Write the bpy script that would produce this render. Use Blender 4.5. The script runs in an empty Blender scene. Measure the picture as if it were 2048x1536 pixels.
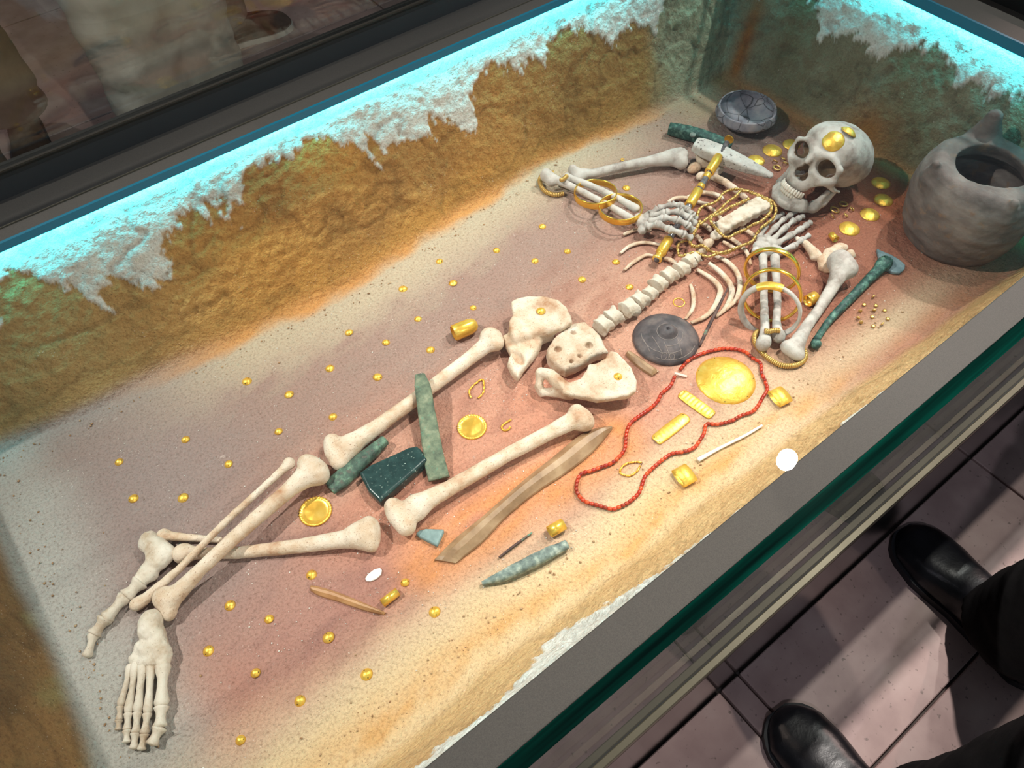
# Chalcolithic grave display in a glass showcase, rebuilt object by object.
import bpy, math
import numpy as np
from mathutils import Vector, Matrix

scene = bpy.context.scene
COL = scene.collection

# ------------------------------------------------------------------ camera
FPX = 1540.0                       # focal length in pixels of the 2048 px wide frame
CAM_H = 1.2
AX = np.array([[0.78906658, -0.50786623, 0.34560936],      # world X in camera axes (right, down, forward)
               [-0.61408248, -0.6368726, 0.4661502],       # world Y
               [-0.01663281, -0.5800562, -0.81440663]])    # world Z
cam_data = bpy.data.cameras.new('camera')
cam_data.sensor_width = 36.0
cam_data.lens = 36.0 * FPX / 2048.0
cam_data.clip_start = 0.02
cam = bpy.data.objects.new('camera', cam_data)
COL.objects.link(cam)
right, down, fwd = AX[:, 0], AX[:, 1], AX[:, 2]
m = Matrix.Identity(4)
for i in range(3):
    m[i][0], m[i][1], m[i][2] = right[i], -down[i], -fwd[i]
m[2][3] = CAM_H
cam.matrix_world = m
scene.camera = cam

# ------------------------------------------------------------------ world, exposure
scene.view_settings.view_transform = 'Standard'
scene.view_settings.look = 'None'
scene.view_settings.gamma = 1.0
scene.view_settings.exposure = 0.05
scene.view_settings.use_curve_mapping = False
world = bpy.data.worlds.new('world')
scene.world = world
world.use_nodes = True
world.node_tree.nodes['Background'].inputs[0].default_value = (0.74, 0.86, 1.0, 1)
world.node_tree.nodes['Background'].inputs[1].default_value = 0.10


def spot(name, loc, target, power, color, half_deg, blend=0.35, radius=0.035):
    d = bpy.data.lights.new(name, 'SPOT')
    d.energy = power
    d.color = color
    d.spot_size = math.radians(half_deg * 2)
    d.spot_blend = blend
    d.shadow_soft_size = radius
    o = bpy.data.objects.new(name, d)
    o.location = loc
    o.rotation_euler = (Vector(target) - Vector(loc)).to_track_quat('-Z', 'Y').to_euler()
    COL.objects.link(o)
    return o


# museum track spotlights and an added fill for the far wall
spot('spotlight_head_end', (2.9, 0.86, 2.7), (1.40, 0.60, 0.0), 290, (1.0, 0.97, 0.93), 18.5, 0.45)
spot('spotlight_foot_end', (-1.2, 1.8, 2.7), (0.52, 0.50, 0.0), 430, (1.0, 0.94, 0.88), 21, 0.9)
spot('spotlight_overhead', (1.695, 0.541, 2.72), (0.55, 0.52, 0.0), 300, (1.0, 0.93, 0.87), 21, 0.9)
spot('spotlight_aisle', (4.3, 0.95, 2.7), (0.78, -0.30, 0.0), 340, (1.0, 0.68, 0.64), 12, 0.4)
spot('spotlight_aisle_near', (-0.9, -0.9, 2.7), (0.75, -0.4, 0.0), 40, (0.85, 0.88, 1.0), 26, 0.5)
spot('fill_far_wall', (0.40, -2.1, 2.6), (0.30, 1.12, 0.08), 190, (1.0, 0.92, 0.82), 16, 0.7)  # added fill, put in to brighten the far pit wall
spot('spotlight_far_aisle', (-0.5, 3.6, 2.7), (0.5, 2.6, 0.0), 34, (1.0, 0.9, 0.9), 36, 0.8)


def led(name, loc, size_x, rot, power, spread=115):
    d = bpy.data.lights.new(name, 'AREA')
    d.shape = 'RECTANGLE'
    d.size = size_x
    d.size_y = 0.012
    d.energy = power
    d.color = (0.03, 0.86, 1.0)
    d.spread = math.radians(spread)
    o = bpy.data.objects.new(name, d)
    o.location = loc
    o.rotation_euler = rot
    COL.objects.link(o)
    return o


# cyan LED lines tucked under the showcase ledge, washing the pit walls
led('led_line_far', (0.6, 1.237, 0.319), 2.05, (math.radians(20), 0, 0), 2.5, 98)
led('led_line_head', (1.655, 0.70, 0.319), 1.0, (math.radians(24), 0, math.radians(-90)), 1.6, 82)
led('led_line_near', (0.6, 0.166, 0.319), 2.05, (math.radians(-12), 0, 0), 0.8, 165)

# ------------------------------------------------------------------ helpers
def W(px, py, z=0.0):
    """the point of the place at height z that stands at a measured spot of the plan"""
    r = AX @ np.array([px - 1024.0, py - 768.0, FPX])
    t = (z - CAM_H) / r[2]
    return np.array([r[0] * t, r[1] * t, z])


def srgb(r, g, b):
    c = np.array([r, g, b], dtype=float) / 255.0
    return np.where(c <= 0.04045, c / 12.92, ((c + 0.055) / 1.055) ** 2.4)


def tag(o, label=None, cat=None, group=None, kind=None):
    if label: o['label'] = label
    if cat: o['category'] = cat
    if group: o['group'] = group
    if kind: o['kind'] = kind
    return o


def make_mesh(name, verts, faces, mats, smooth=True, face_mat=None):
    me = bpy.data.meshes.new(name)
    verts = np.asarray(verts, dtype=np.float32)
    if isinstance(faces, np.ndarray):
        nf, k = faces.shape
        me.vertices.add(len(verts))
        me.vertices.foreach_set('co', verts.ravel())
        me.loops.add(nf * k)
        me.loops.foreach_set('vertex_index', faces.astype(np.int32).ravel())
        me.polygons.add(nf)
        me.polygons.foreach_set('loop_start', np.arange(0, nf * k, k, dtype=np.int32))
        me.update(calc_edges=True)
    else:
        me.from_pydata([tuple(map(float, v)) for v in verts], [], faces)
    if not isinstance(mats, (list, tuple)):
        mats = [mats]
    for mt in mats:
        me.materials.append(mt)
    if face_mat is not None:
        me.polygons.foreach_set('material_index', np.asarray(face_mat, dtype=np.int32))
    if smooth:
        me.polygons.foreach_set('use_smooth', np.ones(len(me.polygons), dtype=bool))
    me.update()
    return me


def link(name, me, loc=(0, 0, 0), parent=None, rot=None):
    o = bpy.data.objects.new(name, me)
    COL.objects.link(o)
    o.location = Vector([float(v) for v in loc])
    if rot is not None:
        o.rotation_mode = 'QUATERNION'
        o.rotation_quaternion = rot
    if parent is not None:
        o.parent = parent
    return o


def root(name, loc, label, cat, group=None):
    o = bpy.data.objects.new(name, None)
    COL.objects.link(o)
    o.location = Vector([float(v) for v in loc])
    o.empty_display_size = 0.02
    return tag(o, label, cat, group)


def put(name, geo, mat, parent=None, smooth=True, face_mat=None):
    """geometry given in world coordinates; origin at its base, or at its parent's"""
    v, f = geo
    v = np.asarray(v, dtype=float)
    if parent is None:
        org = np.array([v[:, 0].mean(), v[:, 1].mean(), v[:, 2].min()])
        o = link(name, make_mesh(name, v - org, f, mat, smooth, face_mat), org)
    else:
        base = np.zeros(3)
        p = parent
        while p is not None:
            base += np.array(p.location)
            p = p.parent
        o = link(name, make_mesh(name, v - base, f, mat, smooth, face_mat), (0, 0, 0), parent)
    return o


def copy_tree(o, parent=None):
    c = o.copy()
    COL.objects.link(c)
    c.parent = parent
    for ch in o.children:
        if ch.name != c.name:
            copy_tree(ch, c)
    return c


# ---- noise
def _hash(i, j, k, seed):
    h = (i.astype(np.uint32) * np.uint32(374761393) + j.astype(np.uint32) * np.uint32(668265263)
         + k.astype(np.uint32) * np.uint32(2147483647) + np.uint32(seed * 1013904223 & 0xffffffff))
    h = (h ^ (h >> np.uint32(13))) * np.uint32(1274126177)
    h = (h ^ (h >> np.uint32(16))) * np.uint32(2246822519)
    h = h ^ (h >> np.uint32(15))
    return h.astype(np.float64) / 4294967295.0


def vnoise(p, seed=0):
    """value noise in -1..1 at points (N,3)"""
    p = np.asarray(p, dtype=float)
    i = np.floor(p).astype(np.int64)
    f = p - i
    u = f * f * (3 - 2 * f)
    out = 0.0
    with np.errstate(over='ignore'):
        for dx in (0, 1):
            wx = u[:, 0] if dx else 1 - u[:, 0]
            for dy in (0, 1):
                wy = u[:, 1] if dy else 1 - u[:, 1]
                for dz in (0, 1):
                    wz = u[:, 2] if dz else 1 - u[:, 2]
                    out = out + wx * wy * wz * _hash(i[:, 0] + dx, i[:, 1] + dy, i[:, 2] + dz, seed)
    return out * 2 - 1


def fbm(p, seed=0, octaves=4, gain=0.5):
    p = np.asarray(p, dtype=float)
    a, s, n = 1.0, 0.0, 0.0
    for k in range(octaves):
        s = s + a * vnoise(p * 2.0 ** k, seed + k * 17)
        n += a
        a *= gain
    return s / n


def sstep(a, b, x):
    t = np.clip((x - a) / (b - a), 0, 1)
    return t * t * (3 - 2 * t)


# ---- curves, tubes, lathes
def spline(pts, n=60, closed=False):
    P = np.asarray(pts, dtype=float)
    if closed:
        Q = np.vstack([P[-1], P, P[0], P[1]])
    else:
        Q = np.vstack([2 * P[0] - P[1], P, 2 * P[-1] - P[-2]])
    segs = len(Q) - 3
    t = np.linspace(0, segs, n, endpoint=not closed)
    out = []
    for u in t:
        i = min(int(u), segs - 1)
        s = u - i
        a, b, c, d = Q[i], Q[i + 1], Q[i + 2], Q[i + 3]
        out.append(0.5 * (2 * b + (c - a) * s + (2 * a - 5 * b + 4 * c - d) * s * s + (3 * b - a - 3 * c + d) * s ** 3))
    return np.array(out)


def tube(pts, rad, n=10, closed=False, flat=1.0, up=None, cap=True):
    """swept tube; rad scalar or list; flat scales the radius along the up-ish normal"""
    P = np.asarray(pts, dtype=float)
    m_ = len(P)
    rad = np.full(m_, rad, dtype=float) if np.isscalar(rad) else np.interp(np.linspace(0, 1, m_), np.linspace(0, 1, len(rad)), rad)
    if closed:
        T = np.roll(P, -1, 0) - np.roll(P, 1, 0)
    else:
        T = np.gradient(P, axis=0)
    T /= np.linalg.norm(T, axis=1)[:, None] + 1e-12
    ref = np.array([0, 0, 1.0]) if up is None else np.asarray(up, dtype=float)
    V, F = [], []
    for k in range(m_):
        r_ = ref if abs(np.dot(ref, T[k])) < 0.95 else np.array([0.0, 1.0, 0.2])
        a = np.cross(T[k], r_)
        a /= np.linalg.norm(a)
        b = np.cross(a, T[k])
        for j in range(n):
            th = 2 * math.pi * j / n
            V.append(P[k] + rad[k] * (math.cos(th) * a + flat * math.sin(th) * b))
    kk = m_ if closed else m_ - 1
    for k in range(kk):
        k2 = (k + 1) % m_
        for j in range(n):
            j2 = (j + 1) % n
            F.append((k * n + j, k * n + j2, k2 * n + j2, k2 * n + j))
    if cap and not closed:
        F.append(tuple(range(n - 1, -1, -1)))
        F.append(tuple(range((m_ - 1) * n, m_ * n)))
    return np.array(V), F


def lathe(prof, n=24, cap_ends=True):
    """profile of (r, z) turned about z; r 0 closes"""
    V, F, rings = [], [], []
    for r, z in prof:
        if r <= 1e-9:
            rings.append([len(V)])
            V.append((0, 0, z))
        else:
            rings.append(list(range(len(V), len(V) + n)))
            for j in range(n):
                a = 2 * math.pi * j / n
                V.append((r * math.cos(a), r * math.sin(a), z))
    for A, B in zip(rings[:-1], rings[1:]):
        if len(A) == 1 and len(B) == 1:
            continue
        for j in range(n):
            j2 = (j + 1) % n
            if len(A) == 1:
                F.append((A[0], B[j2], B[j]))
            elif len(B) == 1:
                F.append((A[j], A[j2], B[0]))
            else:
                F.append((A[j], A[j2], B[j2], B[j]))
    return np.array(V, dtype=float), F


def box(lo, hi, bevel=0.0):
    lo, hi = np.array(lo, float), np.array(hi, float)
    if bevel <= 0:
        V = np.array([(x, y, z) for z in (lo[2], hi[2]) for y in (lo[1], hi[1]) for x in (lo[0], hi[0])])
        F = [(0, 2, 3, 1), (4, 5, 7, 6), (0, 1, 5, 4), (2, 6, 7, 3), (0, 4, 6, 2), (1, 3, 7, 5)]
        return V, F
    b = bevel
    V, F = [], []
    def ring(ins, z):
        k = len(V)
        x0, x1, y0, y1 = lo[0] + ins, hi[0] - ins, lo[1] + ins, hi[1] - ins
        c = b - ins if ins < b else 0
        pts = [(x0 + c, y0), (x1 - c, y0), (x1, y0 + c), (x1, y1 - c), (x1 - c, y1), (x0 + c, y1), (x0, y1 - c), (x0, y0 + c)]
        for x, y in pts:
            V.append((x, y, z))
        return list(range(k, k + 8))
    R_ = [ring(b * 0.99, lo[2]), ring(0, lo[2] + b), ring(0, hi[2] - b), ring(b * 0.99, hi[2])]
    for A, B in zip(R_[:-1], R_[1:]):
        for j in range(8):
            F.append((A[j], A[(j + 1) % 8], B[(j + 1) % 8], B[j]))
    F.append(tuple(reversed(R_[0])))
    F.append(tuple(R_[3]))
    return np.array(V), F


def xf(geo, M=None, loc=(0, 0, 0), s=1.0):
    v = np.asarray(geo[0], float) * s
    if M is not None:
        v = v @ np.asarray(M, float).T
    return v + np.asarray(loc, float), geo[1]


def frame(zdir, xhint=(1, 0, 0)):
    """rotation matrix (columns x,y,z) whose z axis is zdir"""
    z = np.asarray(zdir, float)
    z = z / np.linalg.norm(z)
    x = np.asarray(xhint, float)
    if abs(np.dot(x / np.linalg.norm(x), z)) > 0.97:
        x = np.array([0.1, 1.0, 0.3])
    x = x - z * np.dot(x, z)
    x /= np.linalg.norm(x)
    y = np.cross(z, x)
    return np.stack([x, y, z], axis=1)


def quat(M):
    return Matrix([[float(a) for a in r_] for r_ in M]).to_quaternion()


# ---- signed distance modelling
def s_cone(P, a, ra, b, rb):
    a, b = np.asarray(a, float), np.asarray(b, float)
    ab = b - a
    t = np.clip((P - a) @ ab / (ab @ ab + 1e-15), 0, 1)
    return np.linalg.norm(P - a - t[:, None] * ab, axis=1) - (ra + (rb - ra) * t)


def s_path(P, pts, rad):
    d = None
    for k in range(len(pts) - 1):
        e = s_cone(P, pts[k], rad[k], pts[k + 1], rad[k + 1])
        d = e if d is None else np.minimum(d, e)
    return d


def s_ell(P, c, r, M=None):
    q = P - np.asarray(c, float)
    if M is not None:
        q = q @ np.asarray(M, float)
    r = np.asarray(r, float)
    k0 = np.linalg.norm(q / r, axis=1)
    k1 = np.linalg.norm(q / (r * r), axis=1) + 1e-12
    return k0 * (k0 - 1) / k1


def s_box(P, c, h, rnd=0.0, M=None):
    q = P - np.asarray(c, float)
    if M is not None:
        q = q @ np.asarray(M, float)
    d = np.abs(q) - (np.asarray(h, float) - rnd)
    return np.linalg.norm(np.maximum(d, 0), axis=1) + np.minimum(d.max(axis=1), 0) - rnd


def s_poly(P, poly, zc, half, rnd):
    """rounded plate over a plan outline; zc height (scalar or array per point)"""
    poly = np.asarray(poly, float)[:, :2]
    x, y = P[:, 0], P[:, 1]
    d2 = np.full(len(P), 1e9)
    sgn = np.ones(len(P))
    n = len(poly)
    for i in range(n):
        a, b = poly[i], poly[(i + 1) % n]
        e = b - a
        wx, wy = x - a[0], y - a[1]
        t = np.clip((wx * e[0] + wy * e[1]) / (e @ e + 1e-15), 0, 1)
        d2 = np.minimum(d2, (wx - e[0] * t) ** 2 + (wy - e[1] * t) ** 2)
        c1, c2, c3 = y >= a[1], y < b[1], e[0] * wy > e[1] * wx
        fl = (c1 & c2 & c3) | (~c1 & ~c2 & ~c3)
        sgn[fl] *= -1
    dd = sgn * np.sqrt(d2) + rnd
    dz = np.abs(P[:, 2] - zc) - half + rnd
    return np.sqrt(np.maximum(dd, 0) ** 2 + np.maximum(dz, 0) ** 2) + np.minimum(np.maximum(dd, dz), 0) - rnd


def smin(a, b, k):
    h = np.clip(0.5 + 0.5 * (b - a) / k, 0, 1)
    return b * (1 - h) + a * h - k * h * (1 - h)


def smax(a, b, k):
    return -smin(-a, -b, k)


def union(ds, k):
    d = ds[0]
    for e in ds[1:]:
        d = smin(d, e, k)
    return d


def nets(fn, lo, hi, vox, rough=0.0, rough_scale=120.0, seed=3):
    """naive surface nets of the zero set of fn inside a box"""
    lo, hi = np.asarray(lo, float), np.asarray(hi, float)
    n = np.maximum(np.ceil((hi - lo) / vox).astype(int) + 1, 4)
    g = [lo[i] + vox * np.arange(n[i]) for i in range(3)]
    # coarse pass, then fine values only in the blocks the surface can pass through
    B = 6
    nb = (n + B - 1) // B
    cg = [lo[i] + vox * (B * np.arange(nb[i]) + (B - 1) / 2.0) for i in range(3)]
    CX_, CY_, CZ_ = np.meshgrid(*cg, indexing='ij')
    Dc = fn(np.stack([CX_.ravel(), CY_.ravel(), CZ_.ravel()], axis=1))
    reach = vox * B * 1.15 + rough + 0.004
    hot = np.argwhere((np.abs(Dc) < reach).reshape(tuple(nb)))
    full = np.repeat(np.repeat(np.repeat(Dc.reshape(tuple(nb)), B, 0), B, 1), B, 2)
    loc = np.stack(np.meshgrid(*[np.arange(B)] * 3, indexing='ij'), -1).reshape(-1, 3)
    ids = (hot[:, None, :] * B + loc[None]).reshape(-1, 3)
    P = lo + vox * ids
    Df = fn(P)
    if rough > 0:
        near = np.abs(Df) < 2.5 * vox + rough
        Df = Df.copy()
        Df[near] += rough * fbm(P[near] * rough_scale, seed, 3)
    full[tuple(ids.T)] = Df
    D = full[:n[0], :n[1], :n[2]].copy()
    # pad border as outside
    D[0], D[-1], D[:, 0], D[:, -1], D[:, :, 0], D[:, :, -1] = [np.abs(d) + 1e-4 for d in (D[0], D[-1], D[:, 0], D[:, -1], D[:, :, 0], D[:, :, -1])]
    S = D < 0
    c = n - 1
    acc = np.zeros(tuple(c) + (3,))
    cnt = np.zeros(tuple(c))
    def sl(o):
        return tuple(slice(o[i], o[i] + c[i]) for i in range(3))
    corners = [(i, j, k) for i in (0, 1) for j in (0, 1) for k in (0, 1)]
    for a in corners:
        for ax in range(3):
            if a[ax] == 0:
                b = list(a)
                b[ax] = 1
                da, db = D[sl(a)], D[sl(b)]
                cr = (da < 0) != (db < 0)
                t = np.where(cr, da / np.where(cr, da - db, 1), 0)
                for q in range(3):
                    acc[..., q] += np.where(cr, a[q] + (t if q == ax else 0), 0)
                cnt += cr
    act = cnt > 0
    idx = -np.ones(tuple(c), dtype=np.int64)
    idx[act] = np.arange(act.sum())
    ijk = np.argwhere(act)
    V = lo + vox * (ijk + acc[act] / cnt[act][:, None])
    F = []
    for ax in range(3):
        o1, o2 = (ax + 1) % 3, (ax + 2) % 3
        s0 = [slice(None)] * 3
        s1 = [slice(None)] * 3
        s0[ax], s1[ax] = slice(0, -1), slice(1, None)
        cr = S[tuple(s0)] != S[tuple(s1)]
        e = np.argwhere(cr)
        ok = (e[:, o1] > 0) & (e[:, o2] > 0) & (e[:, o1] < c[o1]) & (e[:, o2] < c[o2])
        e = e[ok]
        ins = S[tuple(s0)][tuple(e.T)]
        def cell(d1, d2):
            q = e.copy()
            q[:, o1] -= d1
            q[:, o2] -= d2
            return idx[tuple(q.T)]
        quad = np.stack([cell(1, 1), cell(0, 1), cell(0, 0), cell(1, 0)], axis=1)
        quad[~ins] = quad[~ins][:, ::-1]
        F.append(quad)
    return V, np.vstack(F)


def blob(name, fn, lo, hi, vox, mat, parent=None, rough=0.0, rough_scale=120.0, seed=3):
    return put(name, nets(fn, lo, hi, vox, rough, rough_scale, seed), mat, parent)


def bounds(pts, pad):
    P = np.asarray(pts, float)
    return P.min(0) - pad, P.max(0) + pad

# ------------------------------------------------------------------ materials
def nt_new(name):
    mt = bpy.data.materials.new(name)
    mt.use_nodes = True
    nt = mt.node_tree
    return mt, nt, nt.nodes['Principled BSDF']


def rgba(c):
    return (float(c[0]), float(c[1]), float(c[2]), 1.0)


def noise_node(nt, scale, detail=4, rough=0.55, coord='Object', stretch=None):
    tc = nt.nodes.new('ShaderNodeTexCoord')
    n = nt.nodes.new('ShaderNodeTexNoise')
    n.inputs['Scale'].default_value = scale
    n.inputs['Detail'].default_value = detail
    n.inputs['Roughness'].default_value = rough
    if stretch:
        mp = nt.nodes.new('ShaderNodeMapping')
        mp.inputs['Scale'].default_value = stretch
        nt.links.new(tc.outputs[coord], mp.inputs[0])
        nt.links.new(mp.outputs[0], n.inputs['Vector'])
    else:
        nt.links.new(tc.outputs[coord], n.inputs['Vector'])
    return n


def ramp(nt, fac, stops):
    r = nt.nodes.new('ShaderNodeValToRGB')
    while len(r.color_ramp.elements) < len(stops):
        r.color_ramp.elements.new(0.5)
    for e, (p, c) in zip(r.color_ramp.elements, stops):
        e.position = p
        e.color = rgba(c)
    nt.links.new(fac, r.inputs[0])
    return r


def bump(nt, bsdf, fac, strength, dist=0.001):
    b = nt.nodes.new('ShaderNodeBump')
    b.inputs['Strength'].default_value = strength
    b.inputs['Distance'].default_value = dist
    nt.links.new(fac, b.inputs['Height'])
    nt.links.new(b.outputs[0], bsdf.inputs['Normal'])
    return b


def mix(nt, fac, a, b, mode='MIX'):
    n = nt.nodes.new('ShaderNodeMix')
    n.data_type = 'RGBA'
    n.blend_type = mode
    for s, v in ((n.inputs[0], fac), (n.inputs[6], a), (n.inputs[7], b)):
        if hasattr(v, 'is_linked'):
            nt.links.new(v, s)
        elif np.isscalar(v):
            s.default_value = v
        else:
            s.default_value = rgba(v)
    return n.outputs[2]


def simple(name, stops, scale, rough, metallic=0.0, bump_s=0.3, bump_d=0.001, bump_scale=None, coord='Object', speck=None, spec=0.5, stretch=None, detail=5):
    mt, nt, b = nt_new(name)
    n = noise_node(nt, scale, detail, 0.6, coord, stretch)
    col = ramp(nt, n.outputs[0], stops).outputs[0]
    if speck:
        sc, lo, hi, c = speck
        n2 = noise_node(nt, sc, 3, 0.6, coord)
        f = ramp(nt, n2.outputs[0], [(lo, (0, 0, 0)), (hi, (1, 1, 1))]).outputs[0]
        col = mix(nt, f, col, c)
    nt.links.new(col, b.inputs['Base Color'])
    b.inputs['Roughness'].default_value = rough
    b.inputs['Metallic'].default_value = metallic
    b.inputs['Specular IOR Level'].default_value = spec
    if bump_s > 0:
        n3 = noise_node(nt, bump_scale or scale * 3, 5, 0.6, coord)
        bump(nt, b, n3.outputs[0], bump_s, bump_d)
    return mt


M = {}
M['bone'] = simple('bone_cream', [(0.30, srgb(172, 126, 92)), (0.44, srgb(202, 176, 150)), (0.56, srgb(216, 198, 178)), (0.74, srgb(226, 212, 198))], 20, 0.8, bump_s=0.8, bump_d=0.002, bump_scale=160,
                   speck=(420, 0.61, 0.70, srgb(140, 104, 80)))
M['bone_white'] = simple('bone_chalky', [(0.3, srgb(170, 144, 116)), (0.46, srgb(206, 193, 176)), (0.75, srgb(226, 218, 206))], 24, 0.85, bump_s=0.7, bump_d=0.0012, bump_scale=200, speck=(480, 0.64, 0.72, srgb(128, 112, 98)))
M['bone_grey'] = simple('bone_grey_white', [(0.32, srgb(134, 122, 114)), (0.5, srgb(182, 175, 168)), (0.75, srgb(204, 200, 195))], 26, 0.78, bump_s=0.6, bump_d=0.001, bump_scale=240,
                        speck=(600, 0.65, 0.73, srgb(110, 98, 92)))
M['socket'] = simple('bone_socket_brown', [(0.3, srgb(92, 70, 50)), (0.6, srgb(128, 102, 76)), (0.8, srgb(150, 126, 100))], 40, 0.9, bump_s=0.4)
M['bone_porous'] = simple('bone_porous', [(0.3, srgb(188, 182, 172)), (0.6, srgb(222, 217, 210))], 30, 0.85, bump_s=1.0, bump_d=0.003, bump_scale=140)
M['bone_hole'] = simple('bone_hollow', [(0.3, srgb(128, 82, 58)), (0.7, srgb(196, 140, 108))], 60, 0.9, bump_s=0.4)
M['tooth'] = simple('tooth_enamel', [(0.3, srgb(196, 186, 172)), (0.7, srgb(226, 220, 210))], 60, 0.4, bump_s=0.1)
GOLD = [(0.25, (0.80, 0.42, 0.045)), (0.5, (0.95, 0.58, 0.09)), (0.75, (1.0, 0.70, 0.17))]
M['gold'] = simple('gold_sheet', GOLD, 60, 0.36, metallic=0.62, bump_s=0.45, bump_d=0.002, bump_scale=160)
M['gold_smooth'] = simple('gold_polished', GOLD, 40, 0.30, metallic=0.62, bump_s=0.12, bump_d=0.001, bump_scale=90)
M['gold_old'] = simple('gold_dull', [(0.25, (0.42, 0.25, 0.07)), (0.6, (0.66, 0.44, 0.14)), (0.8, (0.80, 0.58, 0.22))], 50, 0.36, metallic=0.6, bump_s=0.25, bump_d=0.001, bump_scale=150)
M['gold_hoop'] = simple('gold_massive', GOLD, 30, 0.24, metallic=0.9, bump_s=0.1, bump_d=0.001, bump_scale=80)
M['pinhole'] = simple('pin_hole_dark', [(0.3, (0.02, 0.012, 0.004)), (0.7, (0.04, 0.02, 0.01))], 60, 0.9, bump_s=0)
M['copper_green'] = simple('copper_patina_green', [(0.28, srgb(38, 50, 46)), (0.5, srgb(72, 96, 82)), (0.72, srgb(126, 158, 132))], 70, 0.7, bump_s=0.8, bump_d=0.002, bump_scale=130,
                           speck=(120, 0.56, 0.66, srgb(86, 84, 76)))
M['copper_pale'] = simple('copper_patina_pale', [(0.28, srgb(66, 78, 66)), (0.5, srgb(104, 116, 94)), (0.75, srgb(148, 152, 126))], 60, 0.8, bump_s=0.8, bump_d=0.002, bump_scale=120,
                          speck=(90, 0.60, 0.72, srgb(96, 134, 110)))
M['copper_blue'] = simple('copper_patina_blue', [(0.28, srgb(74, 84, 84)), (0.5, srgb(124, 138, 130)), (0.72, srgb(188, 194, 180))], 80, 0.75, bump_s=0.8, bump_d=0.002, bump_scale=140)
M['copper_teal'] = simple('copper_patina_teal', [(0.3, srgb(16, 40, 40)), (0.5, srgb(40, 80, 72)), (0.74, srgb(112, 152, 136))], 90, 0.6, bump_s=0.9, bump_d=0.002, bump_scale=150)
M['copper_brown'] = simple('copper_corroded_brown', [(0.35, srgb(48, 32, 32)), (0.52, srgb(96, 70, 62)), (0.66, srgb(104, 150, 124))], 45, 0.7, bump_s=0.6)
M['stone_dark'] = simple('stone_dark_green', [(0.3, srgb(26, 46, 46)), (0.6, srgb(42, 66, 64)), (0.8, srgb(58, 86, 82))], 60, 0.28, bump_s=0.05, speck=(230, 0.63, 0.70, srgb(150, 168, 158)))
M['stone_teal'] = simple('stone_grey_green', [(0.3, srgb(98, 120, 120)), (0.6, srgb(126, 148, 146)), (0.8, srgb(150, 168, 164))], 70, 0.5, bump_s=0.1)
M['stone_pale'] = simple('stone_pale_grey', [(0.3, srgb(168, 164, 158)), (0.6, srgb(196, 192, 186))], 40, 0.8, bump_s=0.8, bump_d=0.0015, bump_scale=170, speck=(150, 0.63, 0.68, srgb(70, 64, 60)))
M['stone_slate'] = simple('stone_slate_blue', [(0.3, srgb(84, 108, 116)), (0.6, srgb(122, 144, 150)), (0.8, srgb(150, 168, 172))], 60, 0.5, bump_s=0.3)
M['flint'] = simple('flint_brown', [(0.3, srgb(122, 92, 64)), (0.52, srgb(154, 122, 90)), (0.72, srgb(178, 148, 114))], 26, 0.42, bump_s=0.2, stretch=(1, 1, 1), bump_scale=120)
M['flint_orange'] = simple('flint_orange_brown', [(0.3, srgb(150, 102, 62)), (0.6, srgb(182, 136, 92))], 30, 0.42, bump_s=0.2)
M['shell'] = simple('shell_white', [(0.3, srgb(238, 236, 230)), (0.7, srgb(250, 249, 246))], 40, 0.5, bump_s=0.1)
M['clay_pot'] = simple('clay_pot_grey_brown', [(0.26, srgb(66, 57, 54)), (0.5, srgb(104, 94, 90)), (0.76, srgb(136, 126, 120))], 12, 0.82, bump_s=0.7, bump_d=0.003, bump_scale=60,
                       speck=(36, 0.60, 0.70, srgb(122, 100, 84)), stretch=(1, 1, 2.2))
M['clay_lid'] = simple('clay_lid_dark', [(0.3, srgb(52, 46, 48)), (0.5, srgb(80, 72, 74)), (0.75, srgb(118, 104, 100))], 34, 0.6, bump_s=0.5, bump_d=0.002, bump_scale=90)
M['clay_line'] = simple('clay_incised_pale', [(0.3, srgb(120, 108, 104)), (0.7, srgb(150, 138, 132))], 60, 0.8, bump_s=0.2)
M['wood_dark'] = simple('sceptre_rod_dark', [(0.3, srgb(60, 58, 62)), (0.7, srgb(120, 116, 118))], 90, 0.15, bump_s=0.05)
M['thread'] = simple('thread_dark', [(0.3, srgb(80, 50, 34)), (0.7, srgb(120, 86, 56))], 90, 0.9, bump_s=0)
M['tag'] = simple('strip_pale', [(0.3, srgb(226, 190, 176)), (0.7, srgb(238, 208, 196))], 90, 0.8, bump_s=0)


def carnelian():
    mt, nt, b = nt_new('carnelian')
    info = nt.nodes.new('ShaderNodeObjectInfo')
    col = ramp(nt, info.outputs['Random'], [(0.0, srgb(120, 22, 14)), (0.35, srgb(165, 36, 18)), (0.7, srgb(190, 52, 22)), (1.0, srgb(206, 78, 34))]).outputs[0]
    n = noise_node(nt, 160, 3)
    f = ramp(nt, n.outputs[0], [(0.45, (0, 0, 0)), (0.8, (0.5, 0.5, 0.5))]).outputs[0]
    nt.links.new(mix(nt, f, col, srgb(226, 110, 60)), b.inputs['Base Color'])
    b.inputs['Roughness'].default_value = 0.22
    return mt


M['carnelian'] = carnelian()


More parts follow.
